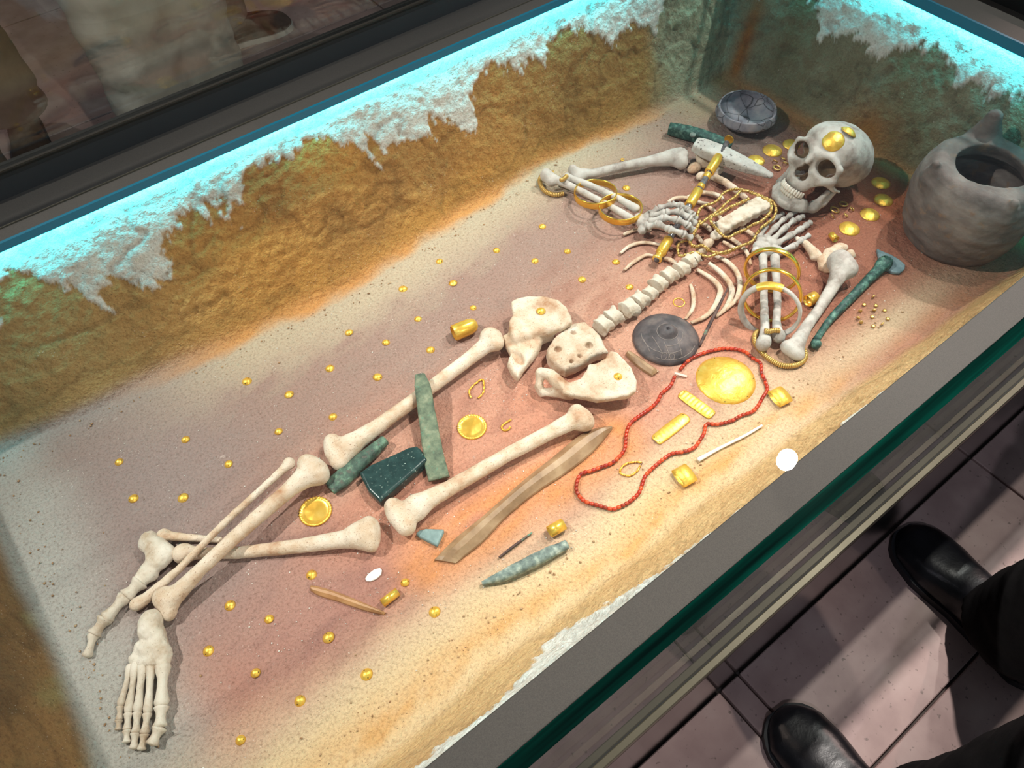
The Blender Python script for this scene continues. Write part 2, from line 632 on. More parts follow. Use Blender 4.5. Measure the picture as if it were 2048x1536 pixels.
def bowl_mat():
    """grey fired clay with the dark glue lines of a mended pot"""
    mt, nt, b = nt_new('clay_bowl_mended')
    n = noise_node(nt, 34, 5)
    col = ramp(nt, n.outputs[0], [(0.3, srgb(92, 88, 98)), (0.5, srgb(136, 132, 142)), (0.75, srgb(168, 160, 162))]).outputs[0]
    tc = nt.nodes.new('ShaderNodeTexCoord')
    v = nt.nodes.new('ShaderNodeTexVoronoi')
    v.feature = 'DISTANCE_TO_EDGE'
    v.inputs['Scale'].default_value = 26
    nt.links.new(tc.outputs['Object'], v.inputs['Vector'])
    f = ramp(nt, v.outputs['Distance'], [(0.0, (1, 1, 1)), (0.035, (0, 0, 0))]).outputs[0]
    nt.links.new(mix(nt, f, col, srgb(34, 30, 34)), b.inputs['Base Color'])
    b.inputs['Roughness'].default_value = 0.6
    bump(nt, b, n.outputs[0], 0.3, 0.001)
    return mt


M['bowl'] = bowl_mat()


def pit_mat():
    mt, nt, b = nt_new('painted_earth')
    at = nt.nodes.new('ShaderNodeVertexColor')
    at.layer_name = 'earth'
    n = noise_node(nt, 210, 6, 0.7)
    f1 = ramp(nt, n.outputs[0], [(0.28, (0.62, 0.57, 0.53)), (0.5, (1, 1, 1)), (0.75, (1.14, 1.14, 1.12))]).outputs[0]
    c = mix(nt, 1.0, at.outputs[0], f1, 'MULTIPLY')
    n2 = noise_node(nt, 420, 2, 0.5)
    n3 = noise_node(nt, 14, 3, 0.6)
    sp = ramp(nt, n2.outputs[0], [(0.69, (0, 0, 0)), (0.73, (1, 1, 1))]).outputs[0]
    cl = ramp(nt, n3.outputs[0], [(0.5, (0, 0, 0)), (0.62, (0.75, 0.75, 0.75))]).outputs[0]
    c = mix(nt, mix(nt, 1.0, sp, cl, 'MULTIPLY'), c, srgb(236, 230, 222))
    nd = noise_node(nt, 330, 2, 0.5)
    dk = ramp(nt, nd.outputs[0], [(0.27, (0.7, 0.7, 0.7)), (0.31, (0, 0, 0))]).outputs[0]
    c = mix(nt, dk, c, srgb(84, 62, 50))
    nt.links.new(c, b.inputs['Base Color'])
    b.inputs['Roughness'].default_value = 0.92
    b.inputs['Specular IOR Level'].default_value = 0.2
    n4 = noise_node(nt, 75, 5, 0.62)
    bump(nt, b, n4.outputs[0], 0.9, 0.009)
    return mt


M['earth'] = pit_mat()


def tile_mat():
    mt, nt, b = nt_new('limestone_tile')
    n = noise_node(nt, 9, 6, 0.65, 'Generated')
    info = nt.nodes.new('ShaderNodeObjectInfo')
    tc = nt.nodes.new('ShaderNodeTexCoord')
    add = nt.nodes.new('ShaderNodeVectorMath')
    add.operation = 'ADD'
    nt.links.new(tc.outputs['Object'], add.inputs[0])
    nt.links.new(info.outputs['Location'], add.inputs[1])
    nn = nt.nodes.new('ShaderNodeTexNoise')
    nn.inputs['Scale'].default_value = 14
    nn.inputs['Detail'].default_value = 6
    nt.links.new(add.outputs[0], nn.inputs['Vector'])
    col = ramp(nt, nn.outputs[0], [(0.3, srgb(166, 138, 134)), (0.55, srgb(188, 160, 155)), (0.8, srgb(202, 178, 172))]).outputs[0]
    v = nt.nodes.new('ShaderNodeTexNoise')
    v.inputs['Scale'].default_value = 110
    v.inputs['Detail'].default_value = 3
    nt.links.new(add.outputs[0], v.inputs['Vector'])
    f = ramp(nt, v.outputs[0], [(0.30, (0.8, 0.8, 0.8)), (0.36, (0, 0, 0))]).outputs[0]
    nt.links.new(mix(nt, f, col, srgb(122, 104, 98)), b.inputs['Base Color'])
    b.inputs['Roughness'].default_value = 0.45
    bump(nt, b, nn.outputs[0], 0.08, 0.001)
    return mt


M['tile'] = tile_mat()
M['grout'] = simple('grout', [(0.3, srgb(70, 62, 60)), (0.7, srgb(92, 84, 80))], 40, 0.95, bump_s=0.2)
M['ledge'] = simple('ledge_grey_powder_coat', [(0.3, srgb(64, 60, 57)), (0.7, srgb(77, 72, 68))], 900, 0.6, spec=0.25, bump_s=0.25, bump_d=0.0006, bump_scale=1500, detail=2)
M['rail'] = simple('rail_bronze_anodised', [(0.3, srgb(96, 90, 76)), (0.7, srgb(112, 106, 90))], 12, 0.38, metallic=0.6, bump_s=0)
M['gap'] = simple('seal_black', [(0.3, (0.006, 0.006, 0.006)), (0.7, (0.01, 0.01, 0.01))], 12, 0.6, bump_s=0)
M['skirt'] = simple('skirt_polished_dark_steel', [(0.3, srgb(92, 84, 80)), (0.7, srgb(104, 96, 92))], 6, 0.12, metallic=0.85, bump_s=0)
M['leather'] = simple('leather_black', [(0.3, (0.006, 0.006, 0.008)), (0.7, (0.014, 0.014, 0.018))], 40, 0.30, bump_s=0.25, bump_d=0.001, bump_scale=160)
M['sole'] = simple('shoe_sole_black', [(0.3, (0.008, 0.008, 0.01)), (0.7, (0.015, 0.015, 0.02))], 40, 0.6, bump_s=0.2)
M['trouser_black'] = simple('trouser_cloth_black', [(0.3, (0.003, 0.0025, 0.003)), (0.7, (0.006, 0.005, 0.0055))], 60, 0.95, spec=0.15, bump_s=0.4, bump_scale=300)
M['trouser_pale'] = simple('trouser_cloth_pale', [(0.3, srgb(168, 164, 156)), (0.7, srgb(196, 192, 184))], 14, 0.85, bump_s=0.6, bump_d=0.006, bump_scale=18)
M['trouser_taupe'] = simple('trouser_cloth_taupe', [(0.3, srgb(112, 100, 90)), (0.7, srgb(140, 126, 114))], 14, 0.85, bump_s=0.6, bump_d=0.006, bump_scale=18)
M['shoe_brown'] = simple('shoe_suede_brown', [(0.3, srgb(62, 44, 36)), (0.7, srgb(86, 64, 52))], 60, 0.8, bump_s=0.3)
M['sole_white'] = simple('shoe_sole_white', [(0.3, srgb(200, 196, 190)), (0.7, srgb(220, 217, 212))], 60, 0.6, bump_s=0.1)


def glass_mat():
    """clear architectural pane: straight see-through plus its Fresnel mirror image"""
    mt = bpy.data.materials.new('glass_clear')
    mt.use_nodes = True
    nt = mt.node_tree
    nt.nodes.clear()
    out = nt.nodes.new('ShaderNodeOutputMaterial')
    tr = nt.nodes.new('ShaderNodeBsdfTransparent')
    tr.inputs[0].default_value = (0.975, 0.99, 0.982, 1)
    gl = nt.nodes.new('ShaderNodeBsdfGlossy')
    gl.inputs['Roughness'].default_value = 0.0
    fr = nt.nodes.new('ShaderNodeFresnel')
    # the pane is entered and left through faces turned both ways: keep the same index on each
    geo = nt.nodes.new('ShaderNodeNewGeometry')
    ior = nt.nodes.new('ShaderNodeMapRange')
    ior.inputs['To Min'].default_value = 1.45
    ior.inputs['To Max'].default_value = 1.0 / 1.45
    nt.links.new(geo.outputs['Backfacing'], ior.inputs['Value'])
    nt.links.new(ior.outputs[0], fr.inputs[0])
    mx = nt.nodes.new('ShaderNodeMixShader')
    nt.links.new(fr.outputs[0], mx.inputs[0])
    nt.links.new(tr.outputs[0], mx.inputs[1])
    nt.links.new(gl.outputs[0], mx.inputs[2])
    nt.links.new(mx.outputs[0], out.inputs[0])
    return mt


def glass_edge_mat():
    mt, nt, b = nt_new('glass_edge_green')
    n = noise_node(nt, 5, 2, 0.5, 'Object', (1.0, 30.0, 30.0))
    col = ramp(nt, n.outputs[0], [(0.3, (0.0, 0.004, 0.003)), (0.5, (0.0, 0.016, 0.011)), (0.75, (0.0, 0.045, 0.030))]).outputs[0]
    nt.links.new(col, b.inputs['Base Color'])
    b.inputs['Roughness'].default_value = 0.04
    b.inputs['Specular IOR Level'].default_value = 0.3
    return mt


def emit_mat(name, color, strength):
    mt, nt, b = nt_new(name)
    b.inputs['Base Color'].default_value = rgba(color)
    b.inputs['Emission Color'].default_value = rgba(color)
    b.inputs['Emission Strength'].default_value = strength
    b.inputs['Roughness'].default_value = 0.4
    return mt


M['glass'] = glass_mat()
M['glass_edge'] = glass_edge_mat()
M['led'] = emit_mat('led_diffuser_cyan', (0.0, 0.085, 0.14), 0.55)
M['lamp_lens'] = emit_mat('lamp_lens_white', (1.0, 0.96, 0.9), 120.0)
M['lamp_body'] = simple('lamp_body_black', [(0.3, (0.01, 0.01, 0.01)), (0.7, (0.02, 0.02, 0.02))], 10, 0.5, bump_s=0)
M['gallery'] = simple('gallery_wall_dark', [(0.3, srgb(44, 40, 40)), (0.7, srgb(52, 48, 48))], 4, 0.9, bump_s=0.1)
M['crumb'] = simple('earth_crumb', [(0.3, srgb(140, 104, 72)), (0.5, srgb(170, 134, 98)), (0.7, srgb(192, 166, 132))], 25, 0.95, bump_s=0)
M['chalk'] = simple('chalk_flake', [(0.3, srgb(214, 204, 194)), (0.7, srgb(238, 234, 228))], 25, 0.95, bump_s=0)

# ------------------------------------------------------------------ the setting
ZL = 0.335                                   # ledge top
X0, X1 = -0.47, 1.668                        # pit rim under the ledge
Y0, Y1 = 0.158, 1.250
RIM = 0.326


def far_foot(x):
    return np.interp(x, [-0.5, -0.31, 0.0, 0.275, 0.40, 0.7, 0.98, 1.2, 1.5, 1.7], [1.17, 1.150, 1.12, 1.096, 1.088, 1.125, 1.150, 1.125, 1.115, 1.11])


def head_foot(y):
    return np.interp(y, [0.15, 0.45, 0.6, 0.75, 1.0, 1.25], [1.635, 1.632, 1.60, 1.575, 1.56, 1.54])


def near_foot(x):
    return np.interp(x, [-0.5, 0.0, 0.4, 0.9, 1.3, 1.7], [0.335, 0.325, 0.315, 0.315, 0.295, 0.27])


def foot_foot(y):
    return np.interp(y, [0.15, 0.52, 0.77, 1.0, 1.25], [-0.350, -0.352, -0.343, -0.352, -0.36])


def grid_axis(a, fa, fb, b, nw0, nf, nw1):
    return np.concatenate([np.linspace(a, fa, nw0, endpoint=False), np.linspace(fa, fb, nf, endpoint=False), np.linspace(fb, b, nw1)])


def build_pit():
    gx = grid_axis(X0, -0.335, 1.535, X1, 60, 600, 80)
    gy = grid_axis(Y0, 0.36, 1.075, Y1, 70, 250, 110)
    X, Y = np.meshgrid(gx, gy, indexing='ij')
    sh = X.shape
    x, y = X.ravel(), Y.ravel()
    wob = 0.012 * fbm(np.stack([x * 7, y * 7, 0 * x], 1), 5, 3)
    tf = np.clip((y - far_foot(x) - wob) / (Y1 - far_foot(x) - wob), 0, 1)
    tn = np.clip((near_foot(x) + wob - y) / (near_foot(x) + wob - Y0), 0, 1)
    tl = np.clip((foot_foot(y) + wob - x) / (foot_foot(y) + wob - X0), 0, 1)
    tr = np.clip((x - head_foot(y) - wob) / (X1 - head_foot(y) - wob), 0, 1)
    hf = RIM * np.where(tf > 0, tf ** 1.12, 0)
    hn = RIM * tn ** 1.7
    hl = RIM * tl ** 1.12
    hr = RIM * tr ** 1.12
    h = smax(smax(hf, hn, 0.03), smax(hl, hr, 0.03), 0.035)
    h = h - h.min()
    h = np.clip(h, 0, RIM)
    h = h * (RIM / max(h.max(), 1e-6))
    P = np.stack([x, y, h], 1)
    # normals of the smooth form
    G = P.reshape(sh + (3,))
    du = np.gradient(G, axis=0)
    dv = np.gradient(G, axis=1)
    N = np.cross(du, dv)
    N /= np.linalg.norm(N, axis=2)[..., None] + 1e-12
    N = N.reshape(-1, 3)
    wall = sstep(0.02, 0.10, h)
    top = sstep(0.30, RIM, h)
    # plaster relief: lumps, downward strokes, cracks
    lump = fbm(P * np.array([11, 11, 9]), 21, 4)
    stroke = fbm(np.stack([(x + 0.35 * h) * 26, (y + 0.2 * h) * 26, h * 5], 1), 33, 3)
    fine = fbm(P * 70, 41, 3)
    ridge = 1 - np.abs(fbm(P * np.array([9, 9, 12]) + 7.3, 55, 3)) * 2
    rel_wall = 0.005 * lump + 0.0035 * stroke + 0.0036 * fine + 0.002 * np.clip(ridge, 0, 1) ** 3
    rel_floor = 0.0011 * fbm(np.stack([x * 9, y * 16, 0 * x], 1), 61, 3) + 0.0007 * fine
    # lime crust: white wash run down from the rim, standing proud of the earth
    big = np.stack([hf, hn, hl, hr], 1).argmax(1)
    run = fbm(np.stack([(x + y * 1.0) * 9, h * 3.0, 0 * x], 1), 131, 3)
    run2 = fbm(np.stack([(x + y) * 34 + 3 * run, h * 9, 0 * x + 2], 1), 141, 4, .65)
    grit = fbm(P * 110, 147, 2)
    hr_ = h / RIM
    lime = hr_ + (0.42 * run + 0.22 * run2) * sstep(0.96, 0.70, hr_) + 0.07 * grit
    lime = np.where(big == 1, hr_ + 0.10 * run + 0.12 * run2 + 0.07 * grit, lime)
    thr = np.where(big == 1, 0.64 - 0.56 * np.exp(-((x - 0.27) / 0.12) ** 2) - 0.24 * np.exp(-((x - 0.03) / 0.05) ** 2) - 0.16 * np.exp(-((x - 0.80) / 0.03) ** 2) - 0.2 * np.exp(-((x - 1.45) / 0.08) ** 2), np.where(big == 2, 1.4, 0.68))
    lime_m = sstep(thr, thr + 0.05, lime) * np.where(big == 1, sstep(0.008, 0.03, h), sstep(0.08, 0.13, h))
    crack = np.clip(1 - np.abs(fbm(P * np.array([7, 7, 9]) + 3.1, 157, 4)) * 14, 0, 1)
    rel_wall = rel_wall + 0.003 * lime_m - 0.003 * crack * wall
    rel = rel_floor * (1 - wall) + rel_wall * wall * (1 - 0.8 * top)
    P = P + N * rel[:, None]
    P[:, 0] = np.clip(P[:, 0], X0 - 0.004, X1 + 0.004)
    P[:, 1] = np.clip(P[:, 1], Y0 - 0.004, Y1 + 0.004)
    P[:, 2] = np.minimum(P[:, 2], 0.328)

    # ---- the painted colours of the reconstruction
    c = lambda r_, g_, b_: srgb(r_, g_, b_)[None, :]
    def blend(A, B, f):
        f = np.clip(f, 0, 1)[:, None]
        return A * (1 - f) + B * f
    n1 = fbm(np.stack([x * 5, y * 8, 0 * x], 1), 71, 4)
    n2 = fbm(np.stack([(x + y * .3) * 16, (y - x * .3) * 34, 0 * x], 1), 83, 4)
    n3 = fbm(np.stack([x * 3, y * 3, 0 * x], 1), 97, 3)
    col = blend(c(192, 132, 108), c(200, 154, 132), 0.5 + 0.9 * n1)
    col = blend(col, c(160, 112, 96), np.clip(1.2 * n2 + 0.1, 0, 1))
    df = far_foot(x) - y + 0.02 * n1 + 0.012 * n2
    # grey-mauve belt, pale sand belt and the ochre line below the far wall
    col = blend(col, c(150, 128, 119), sstep(0.46, 0.20, df + 0.06 * n2) * 0.85)
    col = blend(col, c(188, 172, 148), sstep(0.17 + 0.09 * n2, 0.035, df) * sstep(1.45, 1.0, x) * 0.95)
    col = blend(col, c(200, 142, 84), sstep(0.024, -0.010, df) * sstep(1.5, 1.15, x))
    # foot end: cool grey
    dl = x - foot_foot(y) + 0.03 * n1
    col = blend(col, c(146, 130, 126), sstep(0.55, 0.20, dl) * sstep(0.42, 0.7, y) * 0.9)
    col = blend(col, c(176, 174, 168), sstep(0.16, 0.03, dl) * 0.9)
    col = blend(col, c(170, 168, 160), sstep(0.20, 0.05, dl) * sstep(0.72, 0.5, y) * 0.8)
    # mauve behind the near foot
    col = blend(col, c(152, 110, 104), np.exp(-(((x + 0.02) / 0.20) ** 2 + ((y - 0.51) / 0.10) ** 2)) * 0.6)
    col = blend(col, c(196, 192, 180), np.exp(-(((x - 0.02) / 0.14) ** 2 + ((y - 0.375) / 0.03) ** 2)) * 0.6)
    # near side sand with ochre veins
    dn = y - near_foot(x) + 0.03 * n1 + 0.012 * n2
    col = blend(col, c(206, 178, 148), sstep(0.16, 0.05, dn) * 0.9)
    col = blend(col, c(216, 188, 146), sstep(0.10, 0.02, dn) * sstep(1.0, 0.5, x) * 0.8)
    col = blend(col, c(206, 150, 86), np.exp(-((dn - 0.005) / 0.022) ** 2) * (0.55 + 0.6 * n2))
    # orange patch between thigh bone and flint blade
    a_, b_ = W(1230, 880)[:2], W(860, 1120)[:2]
    e_ = b_ - a_
    t_ = np.clip(((x - a_[0]) * e_[0] + (y - a_[1]) * e_[1]) / (e_ @ e_), 0, 1)
    dd = np.hypot(x - a_[0] - t_ * e_[0], y - a_[1] - t_ * e_[1]) + 0.012 * n2
    col = blend(col, c(224, 148, 84), sstep(0.085, 0.02, dd) * (0.5 + 0.5 * n2))
    # head end: red-brown earth, grey around the bowl
    col = blend(col, c(146, 92, 74), sstep(0.85, 1.15, x + 0.05 * n1) * sstep(0.95, 0.8, y) * 0.85)
    col = blend(col, c(120, 104, 98), np.exp(-(((x - 1.40) / 0.14) ** 2 + ((y - 0.90) / 0.10) ** 2)) * 0.85)
    col = blend(col, c(168, 150, 124), sstep(1.28, 1.42, x) * sstep(0.98, 1.06, y))
    col = blend(col, c(196, 176, 146), np.exp(-(((x - 1.15) / 0.22) ** 2 + ((y - 0.33) / 0.035) ** 2)) * 0.7)
    dr = head_foot(y) - x + 0.02 * n1
    col = blend(col, c(150, 112, 70), sstep(0.07, 0.01, dr) * 0.9)
    col = blend(col, c(160, 84, 46), np.exp(-(((x - 1.50) / 0.07) ** 2 + ((y - 0.55) / 0.07) ** 2)) * 0.7)
    # chalky smears
    sm = fbm(np.stack([x * 42, y * 70, 0 * x], 1), 103, 4, .7)
    col = blend(col, c(216, 204, 194), sstep(0.62, 0.78, sm) * 0.4)

    # walls
    nw = fbm(P * np.array([6, 6, 8]), 111, 4)
    nd = fbm(np.stack([x * 14, y * 14, P[:, 2] * 4], 1), 121, 4)
    far_c = blend(c(200, 148, 78), c(170, 126, 72), 0.5 + 1.1 * nw)
    far_c = blend(far_c, c(172, 152, 106), sstep(0.25, -0.2, x + 0.1 * nw) * 0.75)
    far_c = blend(far_c, c(140, 112, 66), sstep(0.8, 1.15, x) * 0.7)
    far_c = blend(far_c, c(158, 156, 128), sstep(1.28, 1.42, x + 0.05 * nd))
    head_c = blend(c(112, 104, 76), c(142, 140, 116), 0.45 + 1.2 * nd)
    head_c = blend(head_c, c(150, 152, 128), sstep(1.02, 1.15, y) * 0.8)
    head_c = blend(head_c, c(150, 98, 40), np.exp(-(((y - 0.72) / 0.07) ** 2 + ((P[:, 2] - 0.04) / 0.06) ** 2)) * 0.9)
    head_c = blend(head_c, c(160, 104, 44), np.exp(-(((y - 1.10 - 0.1 * P[:, 2]) / 0.022) ** 2)) * sstep(0.26, 0.12, P[:, 2]))
    foot_c = blend(c(160, 122, 78), c(126, 98, 66), 0.5 + 1.2 * nw)
    foot_c = blend(foot_c, c(150, 138, 92), sstep(0.1, 0.5, nd) * 0.7)
    near_c = blend(c(212, 178, 128), c(196, 158, 108), 0.5 + nw)
    near_c = blend(near_c, c(150, 118, 72), sstep(0.9, 1.3, x) * 0.7)
    wf, wn, wl, wr = [sstep(0.012, 0.05, q) for q in (hf, hn, hl, hr)]
    wall_c = near_c
    for k, cc in enumerate((far_c, near_c, foot_c, head_c)):
        wall_c = np.where((big == k)[:, None], cc, wall_c)
    wv = np.max(np.stack([wf, wn * 0.9, wl, wr], 1), 1)
    col = blend(col, wall_c, wv)
    col = blend(col, c(224, 224, 218), lime_m)
    col = blend(col, col * 0.55, crack * wv * 0.6)
    grey = sstep(0.25, 0.6, fbm(P * np.array([18, 18, 14]), 151, 4))
    col = blend(col, col * 0.72, grey * 0.5 * wv)

    nx, ny = sh
    I = np.arange(nx * ny).reshape(sh)
    F = np.stack([I[:-1, :-1].ravel(), I[1:, :-1].ravel(), I[1:, 1:].ravel(), I[:-1, 1:].ravel()], 1)
    me = make_mesh('grave_pit', P, F, M['earth'])
    ca = me.color_attributes.new('earth', 'FLOAT_COLOR', 'POINT')
    ca.data.foreach_set('color', np.concatenate([np.clip(col, 0, 1), np.ones((len(col), 1))], 1).astype(np.float32).ravel())
    o = link('grave_pit', me)
    tag(o, 'painted earth grave pit with rough ochre plaster walls and mauve sandy bottom', 'pit', kind='structure')
    return o


pit = build_pit()

# ---- museum floor of limestone tiles
CX0, CX1, CY0, CY1 = -0.68, 1.835, 0.055, 1.362           # outer plan of the showcase base
fl = put('floor', box((-2.6, -2.2, -0.05), (4.2, 4.6, -0.012)), M['grout'], smooth=False)
tag(fl, 'pale limestone tile floor of the museum around the showcase', 'floor', kind='structure')
xs = [-2.55, -1.95, -1.35, -0.75, -0.1885, 0.4075, 0.4468, 1.0468, 1.6468, 2.2468, 2.8468, 3.4468, 4.0468]
ys = [-1.95, -1.35, -0.75, -0.150, 0.0545]
ys_far = [1.3625, 2.02, 2.62, 3.22, 3.82, 4.42]
JW = 0.0022


def tile(xa, xb, ya, yb):
    g = box((xa + JW, ya + JW, -0.014), (xb - JW, yb - JW, 0.0), 0.0015)
    v = np.array(g[0])
    o_ = np.array([(xa + xb) / 2, (ya + yb) / 2, -0.014])
    me = make_mesh('tile', v - o_, g[1], M['tile'], smooth=False)
    ob = link('tile', me, o_ - np.array(fl.location), fl)
    return ob


for i in range(len(xs) - 1):
    for j in range(len(ys) - 1):
        tile(xs[i], xs[i + 1], ys[j], ys[j + 1])
    for j in range(len(ys_far) - 1):
        tile(xs[i], xs[i + 1], ys_far[j], ys_far[j + 1])
for ya, yb in ((0.0545, 0.49), (0.49, 0.93), (0.93, 1.3625)):
    for xa, xb in ((CX1 + 0.001, 2.2468), (2.2468, 2.8468), (2.8468, 3.4468), (-1.95, -1.35), (-1.35, CX0 - 0.001)):
        tile(xa, xb, ya, yb)

# dark gallery walls far behind
wb = put('wall_back', box((-2.6, 4.6, -0.05), (5.2, 4.7, 3.0)), M['gallery'], smooth=False)
tag(wb, 'dark gallery wall far behind the visitors', 'wall', kind='structure')
wr_ = put('wall_right', box((5.1, -2.2, -0.05), (5.2, 4.6, 3.0)), M['gallery'], smooth=False)
tag(wr_, 'dark gallery wall beyond the head end', 'wall', kind='structure')
fl2 = None

# ---- crumbs of earth and chalk on the pit bottom
def crumbs(name, n, size, mat, label, seed, where):
    rng = np.random.default_rng(seed)
    pts = where(rng, n)
    k_ = len(pts)
    base = np.array([(1, 0, 0), (-1, 0, 0), (0, 1, 0), (0, -1, 0), (0, 0, .8), (0, 0, -.8)], float)
    tri = np.array([(0, 2, 4), (2, 1, 4), (1, 3, 4), (3, 0, 4), (2, 0, 5), (1, 2, 5), (3, 1, 5), (0, 3, 5)])
    sz = size * rng.uniform(.35, 1.0, k_) ** 2.0 + .0004
    V = base[None] * sz[:, None, None] * rng.uniform(.55, 1.3, (k_, 6, 3))
    a = rng.uniform(0, 6.28, k_)
    ca, sa = np.cos(a)[:, None], np.sin(a)[:, None]
    V = np.stack([V[..., 0] * ca - V[..., 1] * sa, V[..., 0] * sa + V[..., 1] * ca, V[..., 2]], -1)
    V[..., 0] += pts[:, 0:1]
    V[..., 1] += pts[:, 1:2]
    V[..., 2] += (sz * .35 + .0005)[:, None]
    F = (tri[None] + (np.arange(k_) * 6)[:, None, None]).reshape(-1, 3)
    o = put(name, (V.reshape(-1, 3), F), mat, pit)
    return tag(o, label, kind='stuff')


def near_walls(rng, n):
    x = rng.uniform(-.34, 1.56, n)
    y = rng.uniform(.33, 1.15, n)
    d = np.minimum.reduce([far_foot(x) - y - .012, head_foot(y) - x - .015, x - foot_foot(y) - .012, y - near_foot(x) - .01])
    keep = (d > 0) & (rng.uniform(0, 1, n) < np.exp(-d / .022))
    return np.stack([x, y], 1)[keep]


def clusters(rng, n):
    c0 = np.stack([rng.uniform(-.30, 1.45, 60), rng.uniform(.36, 1.04, 60)], 1)
    i = rng.integers(0, 60, n)
    p = c0[i] + rng.normal(0, 1, (n, 2)) * np.array([.035, .02])
    q = np.stack([rng.uniform(-.3, 1.5, n), rng.uniform(.35, 1.06, n)], 1)
    p = np.where((rng.uniform(0, 1, n) < .6)[:, None], p, q)
    ok = (p[:, 1] > near_foot(p[:, 0]) + .01) & (p[:, 1] < far_foot(p[:, 0]) - .012) & (p[:, 0] > -.335) & (p[:, 0] < 1.53)
    return p[ok]


crumbs('earth_crumbs', 9000, .0024, M['crumb'], 'brown crumbs of earth fallen along the foot of the pit walls', 4, near_walls)
crumbs('chalk_flakes', 1000, .0013, M['chalk'], 'tiny white chalk flakes strewn over the pit bottom', 8, clusters)

# ---- the showcase
case = root('glass_showcase', (0.58, 0.70, 0.0), 'low glass showcase with grey metal ledge and cyan LED strips framing the grave', 'showcase')


def cpart(name, lo, hi, mat, bevel=0.0, parent=None):
    return put(name, box(lo, hi, bevel), mat, parent or case, smooth=False)


# ledges: four mitred-looking boards, the pit rim lies under their lips
cpart('ledge', (-0.60, 0.0845, ZL - 0.013), (1.76, 0.1716, ZL), M['ledge'], 0.0015)
cpart('ledge', (-0.60, 1.232, ZL - 0.012), (1.76, 1.3335, ZL), M['ledge'], 0.0015)
cpart('ledge', (1.650, 0.1716, ZL - 0.012), (1.76, 1.232, ZL), M['ledge'], 0.0015)
cpart('ledge', (-0.60, 0.1716, ZL - 0.012), (-0.455, 1.232, ZL), M['ledge'], 0.0015)
# raised trim strip along the far ledge
cpart('ledge_trim', (-0.60, 1.262, ZL), (1.65, 1.2635, ZL + 0.0025), M['rail'])
# luminous cyan diffusers standing in the lip
cpart('led_strip', (-0.455, 1.226, ZL - 0.014), (1.65, 1.232, ZL + 0.001), M['led'])
cpart('led_strip', (1.644, 0.1716, ZL - 0.014), (1.650, 1.226, ZL + 0.008), M['led'])
# glazing rails: two bars with a black seal between, over a black gap and a polished skirt


def rail_along_x(y_in, y_out, sgn):
    a, b = sorted((y_in, y_out))
    mid = (a + b) / 2
    mt = M['rail'] if sgn < 0 else M['gap']
    zo = ZL + 0.024 if sgn < 0 else ZL - 0.006
    cpart('glazing_rail', (-0.68, a, zo), (1.835, mid - 0.0065, ZL + 0.045), mt, 0.001)
    cpart('glazing_rail', (-0.68, mid + 0.0065, ZL - 0.006), (1.835, b, ZL + 0.045), mt, 0.001)
    cpart('glass_seal', (-0.66, mid - 0.0064, ZL), (1.82, mid + 0.0064, ZL + 0.0435), M['gap'])


rail_along_x(0.0845, 0.0555, -1)
rail_along_x(1.3335, 1.3625, 1)
cpart('rail_cap', (-0.68, 1.3335, ZL + 0.0452), (1.835, 1.339, ZL + 0.0478), M['ledge'])
for xa, xb in ((1.76, 1.7898), (1.8028, 1.835)):
    cpart('glazing_rail', (xa, 0.0845, ZL - 0.006), (xb, 1.3335, ZL + 0.045), M['gap'], 0.001)
for xa, xb in ((-0.68, -0.6486), (-0.6314, -0.60)):
    cpart('glazing_rail', (xa, 0.0845, ZL - 0.006), (xb, 1.3335, ZL + 0.045), M['gap'], 0.001)
# plinth
for lo, hi in (((-0.68, 0.0556, 0.0), (1.835, 0.0625, ZL + 0.020)), ((-0.66, 1.348, 0.0), (1.815, 1.354, ZL - 0.006)),
               ((1.809, 0.070, 0.0), (1.815, 1.348, ZL - 0.006)), ((-0.66, 0.070, 0.0), (-0.654, 1.348, ZL - 0.006))):
    cpart('skirt_panel', lo, hi, M['skirt'])
cpart('shadow_gap', (-0.67, 0.0575, ZL + 0.0202), (1.825, 0.0625, ZL + 0.0238), M['gap'])
# panes
GT = 0.678


def pane(lo, hi, up):
    """clear faces, green polished edges"""
    g = box(lo, hi)
    fm = []
    ext = np.array(hi) - np.array(lo)
    thin = int(np.argmin(ext))
    for f in g[1]:
        vs = np.array([g[0][k] for k in f])
        flat_axis = int(np.argmin(vs.max(0) - vs.min(0)))
        fm.append(0 if flat_axis == thin else 1)
    return put('glass_pane', g, [M['glass'], M['glass_edge']], case, smooth=False, face_mat=fm)


pane((-0.64, 0.0641, ZL + 0.02), (1.796, 0.0759, GT), 1)
pane((-0.64, 1.3421, ZL + 0.02), (1.796, 1.3539, GT), 1)
pane((1.7902, 0.0762, ZL + 0.02), (1.8022, 1.3418, GT), 0)
pane((-0.6482, 0.0762, ZL + 0.02), (-0.6362, 1.3418, GT), 0)
pane((-0.636, 0.0763, GT - 0.012), (1.790, 1.3417, GT), 2)

# ------------------------------------------------------------------ the skeleton
def PW(pts):
    """list of (px, py, z) -> world points"""
    return [W(*p) for p in pts]


def poly_px(crop, pts, z):
    """outline measured in an enlarged view (x0, y0, scale) at height z"""
    cx, cy, s = crop
    return np.array([W(cx + a / s, cy + b / s, z) for a, b in pts])


